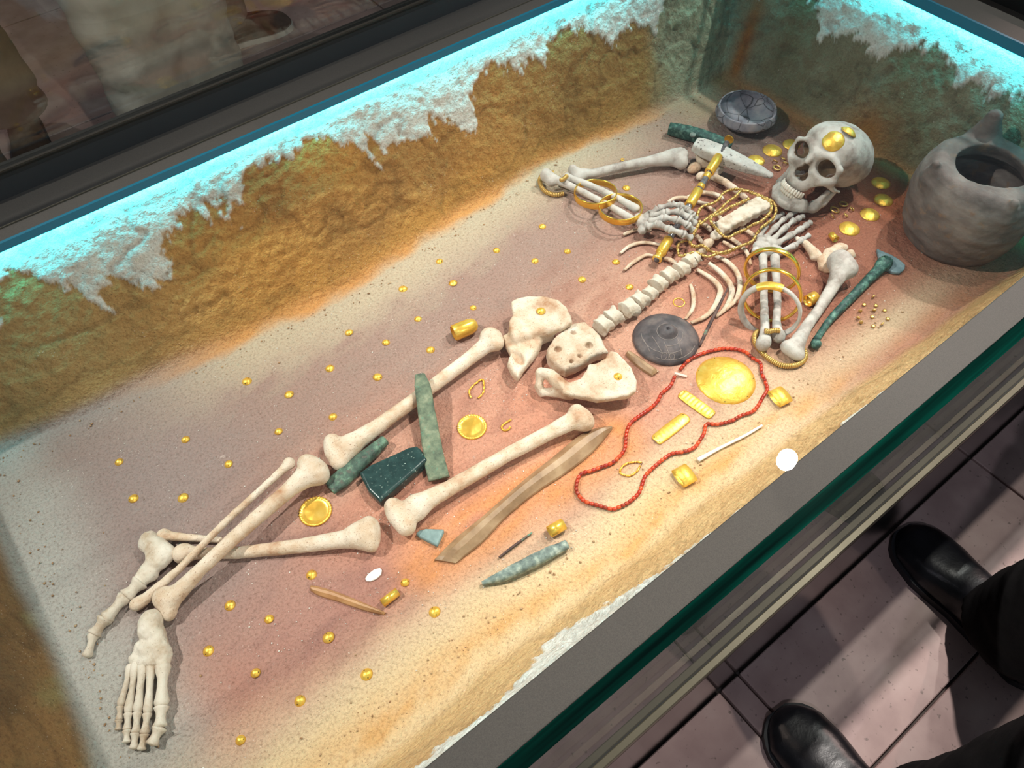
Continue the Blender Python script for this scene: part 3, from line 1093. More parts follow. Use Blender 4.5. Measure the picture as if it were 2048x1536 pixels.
def long_bone(name, pts, rad, knobs, label, mat='bone', vox=0.0016, k=0.012, group=None, cat='bone', rough=0.0008):
    """shaft along pts with joint knobs [(point, radius)...]"""
    P_ = [np.asarray(p) for p in pts]
    K_ = [(np.asarray(c_), r_) for c_, r_ in knobs]
    lo, hi = bounds(P_ + [c_ for c_, _ in K_], 0.045)
    lo[2] = -0.006
    def fn(P):
        d = s_path(P, P_, rad)
        for c_, r_ in K_:
            e = s_ell(P, c_, r_) if not np.isscalar(r_) else s_ell(P, c_, (r_, r_, r_))
            d = smin(d, e, k)
        return d
    o = blob(name, fn, lo, hi, vox, M[mat], rough=rough, rough_scale=90)
    return tag(o, label, cat, group)


# ---- thigh bones
fa, fb = W(985, 683, .026), W(690, 892, .024)
long_bone('femur', [W(985, 680, .028), W(940, 716, .022), W(850, 784, .021), W(760, 850, .022), W(706, 886, .024)],
          [.0165, .0135, .0125, .0135, .018],
          [(W(984, 676, .028), .0185), (W(994, 688, .029), .013), (W(976, 672, .024), .015), (W(666, 886, .021), (.016, .018, .017)), (W(680, 922, .019), (.017, .017, .016)), (W(668, 904, .020), (.016, .018, .017)), (W(694, 897, .022), (.022, .021, .020))],
          'cream thigh bone lying under the flat copper axe on the far side')
long_bone('femur', [W(1150, 838, .026), W(1105, 862, .022), W(1010, 912, .021), W(900, 976, .022), W(836, 1010, .024)],
          [.017, .0135, .0125, .0135, .018],
          [(W(1164, 838, .026), .019), (W(1153, 822, .026), .013), (W(1172, 846, .022), .014), (W(788, 1016, .021), (.016, .018, .018)), (W(812, 1052, .020), (.017, .017, .017)), (W(796, 1034, .020), (.016, .018, .017)), (W(830, 1018, .022), (.022, .021, .020))],
          'cream thigh bone lying alongside the long flint blade')

# ---- shin bones
long_bone('tibia', [W(622, 944, .030), W(580, 978, .034), W(472, 1072, .039), W(400, 1140, .034), W(342, 1200, .022)],
          [.022, .0135, .0115, .011, .015],
          [(W(612, 925, .029), (.014, .014, .016)), (W(640, 950, .028), .017), (W(626, 938, .029), .018), (W(328, 1196, .019), (.018, .018, .016)), (W(338, 1228, .015), .011)],
          'cream shin bone crossing over the other leg, its top beside the copper chisel', k=.014)
long_bone('fibula', [W(578, 928, .026), W(546, 957, .030), W(472, 1024, .033), W(418, 1076, .034), W(356, 1140, .025), (W(288, 1200, .012))],
          [.0085, .0062, .0058, .0058, .006, .009],
          [(W(578, 925, .026), .0088), (W(274, 1208, .012), (.012, .011, .010))],
          'thin calf bone lying parallel to the crossing shin bone', vox=.0012, k=.008)
long_bone('tibia', [W(728, 1068, .020), W(690, 1078, .017), W(600, 1092, .013), W(480, 1105, .010), W(400, 1107, .010), W(370, 1106, .012)],
          [.022, .0150, .0120, .0100, .0095, .013],
          [(W(742, 1050, .020), (.012, .015, .017)), (W(740, 1088, .018), (.012, .015, .016)), (W(740, 1070, .020), (.012, .016, .018)), (W(716, 1072, .019), .018), (W(364, 1108, .013), .014)],
          'cream shin bone passing underneath the crossed leg', k=.014)
long_bone('fibula', [W(330, 1071, .014), W(380, 1075, .011), W(440, 1080, .009)], [.008, .0062, .005],
          [(W(326, 1070, .014), .010)], 'short stretch of calf bone beside the tucked foot', vox=.0012, k=.008)

# ---- near arm
long_bone('humerus', [W(1682, 540, .036), W(1664, 576, .028), W(1638, 618, .022), W(1612, 655, .020), W(1592, 690, .020)],
          [.020, .0125, .0105, .011, .016],
          [(W(1680, 524, .036), (.026, .026, .025)), (W(1696, 538, .036), .020), (W(1576, 696, .020), (.012, .016, .014)), (W(1594, 708, .016), (.013, .015, .013))],
          'grey-white upper arm bone with ball head, beside the long copper rod', 'bone_grey')
long_bone('forearm_bone', [W(1526, 514, .030), W(1527, 560, .027), W(1528, 610, .024), W(1530, 655, .022), W(1529, 680, .022)],
          [.0088, .0078, .0078, .0085, .012], [(W(1526, 688, .022), (.0145, .014, .015))],
          'slender forearm bone threaded through the wide bracelets, ending in a square knob', 'bone_grey', vox=.0013, k=.009)
long_bone('forearm_bone', [W(1550, 516, .030), W(1553, 560, .027), W(1555, 605, .024), W(1553, 645, .022), W(1556, 668, .022)],
          [.0100, .0080, .0076, .0080, .0105], [(W(1558, 674, .020), (.0115, .0115, .013))],
          'slightly curved forearm bone inside the wide bracelets, next to the upper arm', 'bone_grey', vox=.0013, k=.009)
# ---- far arm
long_bone('humerus', [W(1158, 349, .024), W(1185, 347, .022), W(1240, 334, .024), W(1300, 322, .026), W(1346, 315, .027)],
          [.014, .0105, .0105, .012, .020],
          [(W(1146, 342, .030), (.010, .013, .017)), (W(1156, 358, .018), .012), (W(1362, 310, .028), (.016, .018, .018)), (W(1362, 325, .024), (.015, .017, .017))],
          'grey-white upper arm bone lying along the foot of the far wall', 'bone_grey')
long_bone('forearm_bone', [W(1094, 352, .026), W(1118, 362, .026), W(1170, 386, .024), W(1225, 415, .022), W(1262, 437, .022)],
          [.013, .0095, .0074, .0070, .0085],
          [(W(1092, 350, .030), (.013, .012, .015)), (W(1102, 364, .022), .011)],
          'thick forearm bone with hooked elbow end, through two gold bracelets', 'bone_grey', vox=.0013, k=.009)
long_bone('forearm_bone', [W(1136, 355, .031), W(1174, 368, .030), W(1230, 393, .029), W(1272, 417, .029)],
          [.0085, .0072, .0072, .009], [(W(1132, 356, .031), .0095)],
          'straight forearm bone through two gold bracelets, leading to the gripping hand', 'bone_grey', vox=.0013, k=.009)

# ---- shoulder girdle
def lump(name, parts, label, mat, vox=.0014, k=.008, rough=.0014, cat='bone', group=None):
    cs = [np.asarray(c_) for c_, _ in parts]
    lo, hi = bounds(cs, max(np.max(np.asarray(r_)) for _, r_ in parts) + .006)
    lo[2] = max(lo[2], -.005)
    def fn(P):
        return union([s_ell(P, c_, np.ones(3) * r_ if np.isscalar(r_) else r_) for c_, r_ in parts], k)
    o = blob(name, fn, lo, hi, vox, M[mat], rough=rough, rough_scale=110)
    return tag(o, label, cat, group)


lump('scapula', [(W(1650, 522, .012), (.016, .016, .011)), (W(1660, 508, .014), (.017, .014, .012)), (W(1676, 496, .018), (.016, .011, .009)), (W(1688, 496, .016), (.010, .008, .007)),
                 (W(1646, 534, .008), .010), (W(1655, 540, .007), .008)],
     'cream shoulder blade fragment with hooked tip behind the ball head', 'bone', k=.006)
lump('bone_nub', [(W(1700, 507, .010), (.010, .009, .009)), (W(1704, 512, .008), .007)], 'small rounded bone nub between ball head and pot', 'bone', k=.004, vox=.001)
long_bone('clavicle', [W(1594, 478, .014), W(1612, 488, .012), W(1628, 506, .010), W(1636, 514, .008)], [.006, .0075, .011, .010], [(W(1630, 512, .008), (.013, .008, .008))],
          'cream collar bone piece near the thumb of the open hand', vox=.0012, k=.006)
lump('scapula', [(W(1402, 318, .020), (.012, .014, .010)), (W(1388, 336, .014), (.018, .013, .012)), (W(1412, 328, .012), (.016, .012, .008)), (W(1434, 342, .010), (.020, .012, .007)), (W(1396, 308, .016), .008)],
     'shoulder blade half hidden below the pale stone axe', 'bone', k=.010)
long_bone('clavicle', [W(1424, 352, .012), W(1450, 364, .014), W(1470, 378, .013), W(1492, 396, .010)], [.009, .008, .0075, .006], [(W(1402, 352, .010), (.014, .010, .009))],
          'cream collar bone running under the gold bead strands', vox=.0012, k=.008)

# ---- breastbone
st = [W(1442, 455, .026), W(1470, 440, .028), W(1500, 424, .029), W(1526, 408, .028)]
def sternum_fn(P):
    ax = st[-1] - st[0]
    L_ = np.linalg.norm(ax)
    ax /= L_
    Mx = frame(np.array([0, 0, 1.0]) - ax * ax[2], ax)
    q = (P - (st[0] + st[-1]) / 2) @ Mx
    wv = .0190 + .0035 * fbm(np.stack([q[:, 0] * 70, np.sign(q[:, 1]) * 9, 0 * q[:, 0]], 1), 7, 3) + .006 * np.clip(q[:, 0] / L_, -.3, .6)
    qq = q.copy()
    qq[:, 1] *= .0185 / wv
    d = s_box(qq, (0, 0, 0), (L_ / 2 + .006, .0185, .011), .006)
    return smin(d, s_ell(P, W(1432, 470, .020), (.014, .012, .009)), .008)
lo, hi = bounds(st + [W(1432, 470, .02)], .045)
tag(blob('sternum', sternum_fn, lo, hi, .0015, M['bone_white'], rough=.004, rough_scale=80), 'flat porous white breastbone framed by gold bead strands', 'bone')

# ---- spine
vert = [(1205, 651, 19), (1226, 634, 19.5), (1257, 618, 20), (1279, 601, 19), (1300, 587, 15.5), (1316, 568, 18), (1338, 551, 17.5), (1362, 538, 17), (1378, 525, 16), (1391, 516, 13)]
sd_ = W(1391, 516)[:2] - W(1205, 651)[:2]
vlab = 'cream spool-shaped vertebra, %s from the sacrum'
for k_, (vx, vy, wpx) in enumerate(vert):
    c_ = W(vx, vy, .018)
    nxt = W(*vert[min(k_ + 1, len(vert) - 1)][:2], .018)
    prv = W(*vert[max(k_ - 1, 0)][:2], .018)
    ax = nxt - prv
    ax /= np.linalg.norm(ax)
    ax = ax + np.array([0, 0, .12 * math.sin(k_ * 2.3)])
    gap = np.linalg.norm(nxt - prv) / (2 if 0 < k_ < len(vert) - 1 else 1)
    hl_ = min(.0125, gap * .345) * (0.85 if k_ == 4 else 1)
    rr = wpx * 1.13e-3
    Mx = frame(ax, (0, 0, 1))
    def vfn(P, c_=c_, Mx=Mx, hl_=hl_, rr=rr):
        q = (P - c_) @ Mx
        r_ = np.hypot(q[:, 0] * 1.12, q[:, 1])
        waist = rr * (0.80 + 0.20 * (q[:, 2] / hl_) ** 2)
        d1 = r_ - waist
        d2 = np.abs(q[:, 2] + .0012 * np.cos(q[:, 1] * 160)) - hl_
        d = smax(d1, d2, .004)
        return d
    lo, hi = bounds([c_], .034)
    o = blob('vertebra', vfn, lo, hi, .0015, M['bone_white'], rough=.0022, rough_scale=100, seed=11 + k_)
    tag(o, {4: 'small rounded vertebra, thinnest in the middle of the row', 0: 'cream vertebra joined to the top of the sacrum', 9: 'small tilted vertebra at the end of the row below the gold strands'}.get(k_, vlab % ('first', 'second', 'third', 'fourth', 'fifth', 'sixth', 'seventh', 'eighth', 'ninth', 'tenth')[k_]), 'vertebra', 'vertebrae of the spine')
for vx, vy, rr, lb in ((1403, 502, .013, 'pinkish worn vertebra lying beneath the gold bead strands'), (1415, 488, .0125, 'pinkish round vertebra between bead strands and breastbone')):
    lump('vertebra', [(W(vx, vy, .012), (rr, rr * .9, rr * .9)), (W(vx + 7, vy - 5, .010), rr * .6)], lb, 'bone', k=.006, cat='vertebra', group='vertebrae of the spine')

# ---- pelvis
C7 = (950, 550, 5.12)
sac = poly_px(C7, [(1130, 470), (1215, 530), (1290, 620), (1330, 700), (1365, 770), (1255, 800), (1130, 880), (1040, 930), (930, 965), (830, 925), (745, 835), (735, 755), (800, 650), (890, 560), (1010, 485)], .034)
sc0 = W(1150, 690, .034)
HOLES = [(1010, 565, .006), (1170, 690, .0072), (845, 730, .0065), (1070, 800, .0045), (990, 850, .0045)]
hol = [(W(950 + a / 5.12, 550 + b / 5.12, .046), r_) for a, b, r_ in HOLES]
def sac_fn(P):
    d0 = np.hypot(P[:, 0] - sc0[0], P[:, 1] - sc0[1])
    d = s_poly(P, sac, .034 - 1.6 * d0 ** 2 - .010, .016, .008)
    for c_, r_ in hol:
        d = smax(d, -s_ell(P, c_ + np.array([0, 0, -.007]), (r_, r_, .014)), .003)
    return d
lo, hi = bounds(sac, .014)
lo[2], hi[2] = -.004, .060
tag(blob('sacrum', sac_fn, lo, hi, .0016, M['bone'], rough=.0022, rough_scale=70), 'shield-shaped sacrum with paired holes at the base of the spine', 'bone')

il = poly_px(C7, [(370, 290), (430, 250), (520, 228), (700, 228), (850, 262), (940, 335), (985, 430), (1000, 500), (900, 560), (740, 590), (600, 600), (440, 620), (355, 590), (345, 490), (390, 420)], .045)
isc = poly_px(C7, [(275, 650), (420, 590), (600, 560), (760, 560), (810, 640), (690, 690), (650, 800), (540, 930), (440, 1075), (385, 1040), (330, 940), (365, 830), (320, 745)], .024)
ilc = W(1078, 625, .05)
def hipR(P):
    d0 = np.hypot(P[:, 0] - ilc[0], P[:, 1] - ilc[1])
    d = s_poly(P, il, .040 + 1.2 * d0 ** 2, .0075, .006)
    d = smin(d, s_poly(P, isc, .024, .013, .009), .014)
    d = smin(d, s_cone(P, W(1032, 676, .040), .011, W(1092, 654, .042), .012), .010)
    d = smin(d, s_ell(P, W(1098, 656, .040), (.015, .014, .011)), .008)
    d = smax(d, -s_ell(P, W(1036, 712, .040), (.009, .020, .018)), .006)
    return smin(d, s_cone(P, W(1046, 690, .012), .012, W(1075, 640, .020), .014), .01)
lo, hi = bounds(np.vstack([il, isc]), .016)
lo[2], hi[2] = -.004, .075
tag(blob('hip_bone', hipR, lo, hi, .0017, M['bone'], rough=.0018, rough_scale=60), 'broad cream hip bone with an upright edge, next to the capped gold tube', 'bone')

il2 = poly_px(C7, [(1385, 790), (1450, 800), (1520, 860), (1600, 950), (1660, 1090), (1640, 1195), (1570, 1245), (1430, 1262), (1250, 1290), (1050, 1262), (900, 1240), (860, 1120), (980, 1120), (1080, 1070), (1140, 980), (1160, 925), (1260, 900), (1340, 850)], .034)
pub = [W(*q) for q in ((1083, 745, .040), (1100, 750, .044), (1116, 766, .036), (1122, 774, .026))]
ilc2 = W(1225, 755, .034)
def hipL(P):
    d0 = np.hypot(P[:, 0] - ilc2[0], P[:, 1] - ilc2[1])
    d = s_poly(P, il2, .028 + 1.1 * d0 ** 2, .0085, .006)
    d = smin(d, s_path(P, pub, [.009, .012, .013, .012]), .010)
    d = smin(d, s_path(P, [W(1070, 792, .008), W(1090, 784, .014), W(1118, 786, .018), W(1140, 786, .020)], [.006, .008, .010, .014]), .008)
    d = smin(d, s_path(P, [W(1080, 748, .036), W(1078, 770, .024), W(1068, 790, .010)], [.008, .008, .006]), .008)
    d = smin(d, s_cone(P, W(1200, 790, .010), .012, W(1225, 765, .02), .012), .010)
    return d
lo, hi = bounds(np.vstack([il2, np.array(pub)]), .022)
lo[2], hi[2] = -.004, .066
tag(blob('hip_bone', hipL, lo, hi, .0017, M['bone'], rough=.0018, rough_scale=60), 'broad cream hip bone with looped front end, next to the red bead necklace', 'bone')

# ---- ribs
def rib(pts, r_=.0042, label='thin curved cream rib half sunk in the earth', flat=.75):
    P_ = spline(PW(pts), 36)
    v, f = tube(P_, [r_ * .75, r_, r_ * 1.05, r_, r_ * .9, r_ * .6], 10, flat=flat)
    o = put('rib', (v, f), M['bone'])
    return tag(o, label, 'rib', 'ribs')


C5 = (1150, 450, 5.12)
C3 = (1250, 350, 5.12)
C1 = (1050, 150, 5.12)
def cp(crop, pts, z):
    zz = z if not np.isscalar(z) else [z] * len(pts)
    return [(crop[0] + a / crop[2], crop[1] + b / crop[2], q) for (a, b), q in zip(pts, zz)]


OPEN = 'thin curved cream rib on the side of the braceleted arm'
rib(cp(C5, [(1420, 310), (1550, 370), (1650, 470), (1690, 600), (1650, 760), (1540, 870)], .006), .0055, OPEN)
rib(cp(C5, [(1370, 390), (1480, 475), (1580, 590), (1605, 700), (1540, 850), (1440, 940)], [.012, .009, .007, .006, .005, .003]), .0060, 'rib crossed by the thin green copper awl')
rib(cp(C5, [(1250, 455), (1400, 550), (1480, 640), (1480, 720), (1420, 850), (1320, 945), (1190, 1000)], .006), .0058, 'long hooked rib running to the dark clay lid')
rib(cp(C5, [(1185, 610), (1212, 720), (1205, 850), (1130, 965)], [.003, .006, .006, .006]), .0045, 'short rib beside the thin gold finger ring')
rib(cp(C3, [(900, 480), (1000, 600), (1100, 660), (1180, 720), (1250, 800), (1290, 920)], .007), .0052, 'rib running under the bead strands toward the upper bracelet')
rib(cp(C3, [(1000, 680), (1080, 725), (1150, 760)], .006), .0045, 'rib stub below the bead strands near the breastbone tip')
rib(cp(C3, [(1180, 540), (1280, 590), (1360, 660), (1410, 720)], .008), .0052, 'rib passing under the wrist of the open hand')
FARR = 'thin pale rib on the side of the gripping hand'
rib(cp(C5, [(465, 290), (560, 215), (700, 180), (860, 200), (1000, 240)], .006), .0042, 'thin pale rib passing behind the lower gold sleeve of the sceptre')
rib(cp(C5, [(505, 460), (600, 380), (720, 310), (800, 312)], .006), .0042, 'thin pale rib ending at the foot knob of the sceptre')
rib(cp(C5, [(910, 340), (980, 360), (1040, 395)], .006), .0055, 'rib stub between sceptre foot and spine')
rib(cp(C5, [(495, 100), (560, 70), (650, 45), (780, 60)], .006), .0042, 'thin pale rib coming out under the wrist of the gripping hand')
rib(cp(C3, [(440, 275), (520, 235), (640, 235), (740, 275), (860, 290)], .010), .0045, 'rib arching behind the gripping hand toward the bead strands')
rib(cp(C3, [(640, 230), (740, 185), (860, 185), (960, 210), (1010, 250)], .009), .0058, 'thicker rib beside the clear part of the sceptre handle')
rib(cp(C3, [(740, 260), (860, 330), (960, 410), (1010, 520)], .007), .0045, 'rib seen through the gold bead strands above the breastbone')
rib(cp(C3, [(760, 480), (840, 530), (880, 580)], .008), .006, 'short rib piece by the fingertips of the gripping hand')
rib(cp(C3, [(720, 610), (760, 650), (790, 700)], .007), .005, 'rib stub inside the lowest bead loop')

# ---- hands
def bone_seg(name, a, b, r_, parent, mat):
    a, b = np.asarray(a), np.asarray(b)
    ts = np.array([-.04, .0, .06, .16, .35, .55, .78, .9, .98, 1.03])
    rs = np.array([.35, .95, 1.22, 1.10, .78, .72, .92, 1.12, .95, .3]) * r_
    P_ = a + (b - a) * ts[:, None]
    v, f = tube(P_, list(rs), 9)
    # exact ring radii
    n_ = 9
    for i_ in range(len(ts)):
        ctr = P_[i_]
        ring = v[i_ * n_:(i_ + 1) * n_]
        rad_ = np.linalg.norm(ring - ctr, axis=1)[:, None]
        v[i_ * n_:(i_ + 1) * n_] = ctr + (ring - ctr) / (rad_ + 1e-12) * rs[i_]
    v = v + .0006 * np.stack([vnoise(v * 170, 5), vnoise(v * 170, 6), vnoise(v * 170, 7)], 1)
    return put(name, (v, f), M[mat], parent)


def carpals(parts, parent, mat, k=.0035, vox=.0011):
    cs = [np.asarray(c_) for c_, _ in parts]
    lo, hi = bounds(cs, .026)
    lo[2] = max(lo[2], -.004)
    def fn(P):
        return union([s_ell(P, c_, np.ones(3) * r_ if np.isscalar(r_) else r_) for c_, r_ in parts], k)
    return blob('carpals', fn, lo, hi, vox, M[mat], parent, rough=.0012, rough_scale=150)


h = root('hand_bones', W(1560, 470, 0), 'open skeletal hand with spread fingers lying near the jaw', 'hand bones')
carpals([(W(1528, 495, .020), (.013, .013, .010)), (W(1516, 492, .019), .011), (W(1534, 505, .018), .011), (W(1546, 488, .022), .012), (W(1546, 500, .020), .010), (W(1522, 482, .020), .010),
         (W(1536, 482, .022), .011), (W(1512, 502, .016), .009), (W(1556, 500, .018), .009)], h, 'bone_grey')
FING = [[(1556, 505, .020), (1588, 492, .020), (1604, 480, .016), (1618, 471, .012)],
        [(1552, 488, .024), (1582, 470, .024), (1600, 459, .018), (1612, 451, .012), (1621, 445, .008)],
        [(1543, 482, .025), (1571, 455, .025), (1586, 442, .018), (1597, 437, .012), (1606, 432, .008)],
        [(1530, 478, .024), (1551, 454, .024), (1566, 440, .018), (1580, 431, .012), (1592, 422, .008)],
        [(1519, 476, .021), (1531, 454, .021), (1542, 443, .016), (1554, 435, .011), (1566, 427, .007)]]
for q, F_ in enumerate(FING):
    for a, b in zip(F_[:-1], F_[1:]):
        bone_seg('metacarpal' if a is F_[0] else 'phalanx', W(*a), W(*b), (.0072, .0074, .0072, .0068, .0060)[q] * (1 if a is F_[0] else .88), h, 'bone_grey')

h = root('hand_bones', W(1330, 450, 0), 'skeletal hand with fingers curled around the gold-tubed sceptre handle', 'hand bones')
carpals([(W(1284, 446, .026), (.013, .013, .012)), (W(1278, 436, .026), .011), (W(1292, 436, .030), .011), (W(1284, 460, .022), .010), (W(1294, 450, .030), .010), (W(1298, 430, .030), .009)], h, 'bone_grey')
C3p = lambda a, b, z: W(1250 + a / 5.12, 350 + b / 5.12, z)
GRIP = [[(255, 400, .034), (340, 345, .042), (480, 300, .050), (560, 315, .050), (600, 345, .034)],
        [(265, 415, .036), (420, 385, .052), (560, 375, .058), (650, 435, .050), (720, 500, .034)],
        [(245, 480, .034), (400, 438, .050), (535, 455, .057), (640, 510, .050), (700, 570, .034)],
        [(240, 530, .030), (340, 500, .044), (450, 555, .052), (590, 600, .046), (680, 648, .032)],
        [(570, 315, .046), (640, 350, .052), (690, 400, .048), (725, 450, .036)]]
for q, F_ in enumerate(GRIP):
    for k_, (a, b) in enumerate(zip(F_[:-1], F_[1:])):
        bone_seg('metacarpal' if k_ == 0 and q < 4 else 'phalanx', C3p(*a), C3p(*b), (.0080, .0084, .0080, .0080, .0070)[q] * (1 if k_ == 0 else .95), h, 'bone_grey')

# ---- feet
h = root('foot_bones', W(290, 1370, 0), 'skeletal foot lying flat with five long toes pointing to the end wall', 'foot bones')
carpals([(W(302, 1240, .022), (.017, .016, .017)), (W(300, 1258, .020), (.019, .018, .016)), (W(312, 1272, .017), .015), (W(316, 1292, .017), (.016, .015, .014)), (W(326, 1308, .016), .014),
         (W(296, 1300, .016), .013), (W(282, 1296, .012), .011), (W(306, 1322, .014), .011), (W(288, 1322, .012), .010), (W(270, 1318, .010), .009), (W(326, 1326, .014), .010)], h, 'bone_white', k=.007, vox=.0014)
T_ = [[(326, 1328, .014), (323, 1412, .013), (320, 1454, .012), (303, 1490, .010)],
      [(303, 1328, .013), (295, 1426, .010), (289, 1468, .008), (283, 1500, .006)],
      [(286, 1328, .012), (275, 1424, .010), (271, 1466, .008), (267, 1498, .006)],
      [(272, 1326, .011), (256, 1426, .009), (254, 1460, .007), (253, 1486, .006)],
      [(262, 1330, .010), (241, 1412, .008), (238, 1440, .006), (236, 1460, .005)]]
for q, F_ in enumerate(T_):
    for k_, (a, b) in enumerate(zip(F_[:-1], F_[1:])):
        bone_seg('metatarsal' if k_ == 0 else 'phalanx', W(*a), W(*b), (.0100, .0066, .0066, .0062, .0054)[q] * (1 if k_ == 0 else .92), h, 'bone_white')

h = root('foot_bones', W(260, 1180, 0), 'skeletal foot resting on its side, tucked under the crossing shin bone', 'foot bones')
carpals([(W(298, 1078, .020), (.014, .013, .014)), (W(312, 1096, .018), (.019, .019, .016)), (W(328, 1108, .016), (.018, .018, .015)), (W(314, 1122, .016), (.019, .018, .014)), (W(296, 1140, .013), .012),
         (W(288, 1150, .013), .011), (W(302, 1150, .012), .011), (W(280, 1164, .012), .0115), (W(292, 1090, .016), .012)], h, 'bone_white', k=.007, vox=.0014)
for k_, (a, b, r_) in enumerate((((282, 1163, .012), (252, 1194, .011), .0125), ((252, 1192, .011), (211, 1238, .010), .0105), ((211, 1236, .010), (187, 1270, .008), .0105), ((188, 1268, .008), (174, 1314, .005), .0075))):
    bone_seg('metatarsal' if k_ < 2 else 'phalanx', W(*a), W(*b), r_, h, 'bone_white')

# ---- skull
SK = np.array([[0.0618, -0.8782, 0.4742], [0.9963, 0.0262, -0.0814], [0.059, 0.4775, 0.8766]])       # skull axes: side, front, up
SKO = np.array([1.3980, 0.6780, 0.0842])
skull = root('skull', (SKO[0], SKO[1], 0), 'grey-white human skull with clenched teeth and gold disc on its forehead', 'skull')
def skull_fn(P):
    x, y, z = np.abs(P[:, 0]) / 1.07, P[:, 1], P[:, 2]
    Q = np.stack([x, y, z], 1)
    cran = s_ell(Q, (0, -.010, .026), (.066, .086, .058))
    cran = smin(cran, s_ell(Q, (0, .042, .032), (.051, .044, .040)), .03)
    cran = smin(cran, s_ell(Q, (0, -.050, .004), (.060, .050, .046)), .03)
    base = s_ell(Q, (0, -.030, -.022), (.044, .060, .024))
    d = smin(cran, base, .02)
    # face block
    face = s_cone(Q, (0, .066, -.004), .030, (0, .070, -.046), .021)
    face = smin(face, s_ell(Q, (.022, .066, -.030), (.020, .022, .028)), .012)
    d = smin(d, face, .014)
    brow = s_path(Q, [(.006, .088, .016), (.030, .086, .024), (.052, .070, .012)], [.008, .007, .007])
    d = smin(d, brow, .010)
    rim = s_path(Q, [(.053, .070, .010), (.055, .066, -.014), (.040, .078, -.026), (.022, .086, -.020)], [.007, .0085, .010, .006])
    d = smin(d, rim, .008)
    arch = s_path(Q, [(.050, .066, -.024), (.062, .046, -.031), (.066, .026, -.032)], [.0085, .0055, .0045])
    d = smin(d, arch, .007)
    nose = s_path(Q, [(0, .093, .012), (0, .103, -.008)], [.008, .005])
    d = smin(d, nose, .008)
    max_ = s_ell(Q, (0, .076, -.056), (.026, .021, .018))
    d = smin(d, max_, .010)
    # hollows
    d = smax(d, -s_ell(Q, (.033, .090, .001), (.0200, .044, .0178)), .004)
    nas = union([s_ell(Q, (.007, .098, -.037), (.0085, .040, .0115)), s_ell(Q, (.001, .098, -.025), (.0075, .040, .014))], .006)
    d = smax(d, -nas, .003)
    d = smax(d, -s_ell(Q, (.080, .036, .000), (.024, .028, .038)), .010)
    d = smax(d, -s_ell(Q, (.050, .030, -.062), (.028, .040, .022)), .010)
    d = smax(d, -s_ell(Q, (.034, .060, -.052), (.008, .014, .012)), .010)
    return d
def to_sk(geo):
    return xf(geo, SK, SKO)
sv, sf = nets(skull_fn, (-.090, -.12, -.09), (.090, .125, .105), .0016, rough=.0012, rough_scale=60)
# deep faces of eye sockets and nose coloured brown
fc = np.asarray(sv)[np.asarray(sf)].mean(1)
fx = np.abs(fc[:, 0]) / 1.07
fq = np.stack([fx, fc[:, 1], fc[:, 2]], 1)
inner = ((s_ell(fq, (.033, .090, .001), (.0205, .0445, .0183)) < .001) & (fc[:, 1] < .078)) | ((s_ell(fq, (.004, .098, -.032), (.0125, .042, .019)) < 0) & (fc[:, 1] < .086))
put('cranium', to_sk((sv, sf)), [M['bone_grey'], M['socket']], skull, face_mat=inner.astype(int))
def mand_fn(P):
    x, y, z = np.abs(P[:, 0]) / 1.07, P[:, 1], P[:, 2]
    Q = np.stack([x, y, z], 1)
    body = s_path(Q, [(0, .084, -.106), (.016, .081, -.105), (.032, .064, -.100), (.044, .036, -.092)], [.0125, .0125, .011, .010])
    body2 = s_path(Q, [(0, .085, -.090), (.018, .081, -.089), (.032, .062, -.086)], [.0085, .0085, .008])
    d = smin(body, body2, .008)
    ram = s_path(Q, [(.044, .036, -.090), (.050, .018, -.072), (.052, .014, -.040)], [.010, .0085, .006])
    ram2 = s_path(Q, [(.044, .034, -.086), (.049, .034, -.046)], [.008, .005])
    return smin(smin(d, ram, .010), ram2, .010)
mv, mf = nets(mand_fn, (-.07, -.01, -.125), (.07, .11, -.025), .0015, rough=.0016, rough_scale=70)
jaw = put('mandible', to_sk((mv, mf)), M['bone_grey'], skull)
tv, tf = lathe([(0, -.0060), (.0028, -.0057), (.0037, -.002), (.0035, .003), (.0024, .0070), (0, .0078)], 8)
tv = tv * np.array([1.0, .8, 1.0])
for s_, par in ((1, skull), (-1, jaw)):
    for k_ in range(-6, 7):
        if s_ < 0 and abs(k_) > 5: continue
        ang = (k_ + .5 * (s_ < 0)) * .215
        if abs(ang) > 1.35: continue
        R_ = np.array([[math.cos(ang), math.sin(ang), 0], [-math.sin(ang), math.cos(ang), 0], [0, 0, 1]])
        big_ = 1.18 if s_ > 0 and abs(k_) < 2 else 1.0
        if s_ > 0:
            p_ = np.array([.0290 * math.sin(ang), .0700 + .0310 * math.cos(ang), -.0740])
        else:
            p_ = np.array([.0275 * math.sin(ang), .0650 + .0300 * math.cos(ang), -.0850])
        put('tooth', to_sk(xf((tv * np.array([big_, 1, 1.0 if s_ > 0 else .85]), tf), R_, p_)), M['tooth'], par)

# ------------------------------------------------------------------ gold and grave goods
def px_list(crop, pts):
    return [(crop[0] + a / crop[2], crop[1] + b / crop[2]) for a, b in pts]


def ground(px, py, z=0.0):
    return W(px, py, z)


# ---- small domed studs
def dome(r_, h_, n=20, rings=6, holes=True):
    prof = [(0, h_)]
    for k_ in range(1, rings + 1):
        t = k_ / rings
        prof.append((r_ * t, h_ * (1 - t ** 2.2)))
    prof.append((r_ * .96, -.0006))
    v, f = lathe(prof, n)
    f = [tuple(reversed(q)) for q in f]
    fm = [0] * len(f)
    return v, f, fm


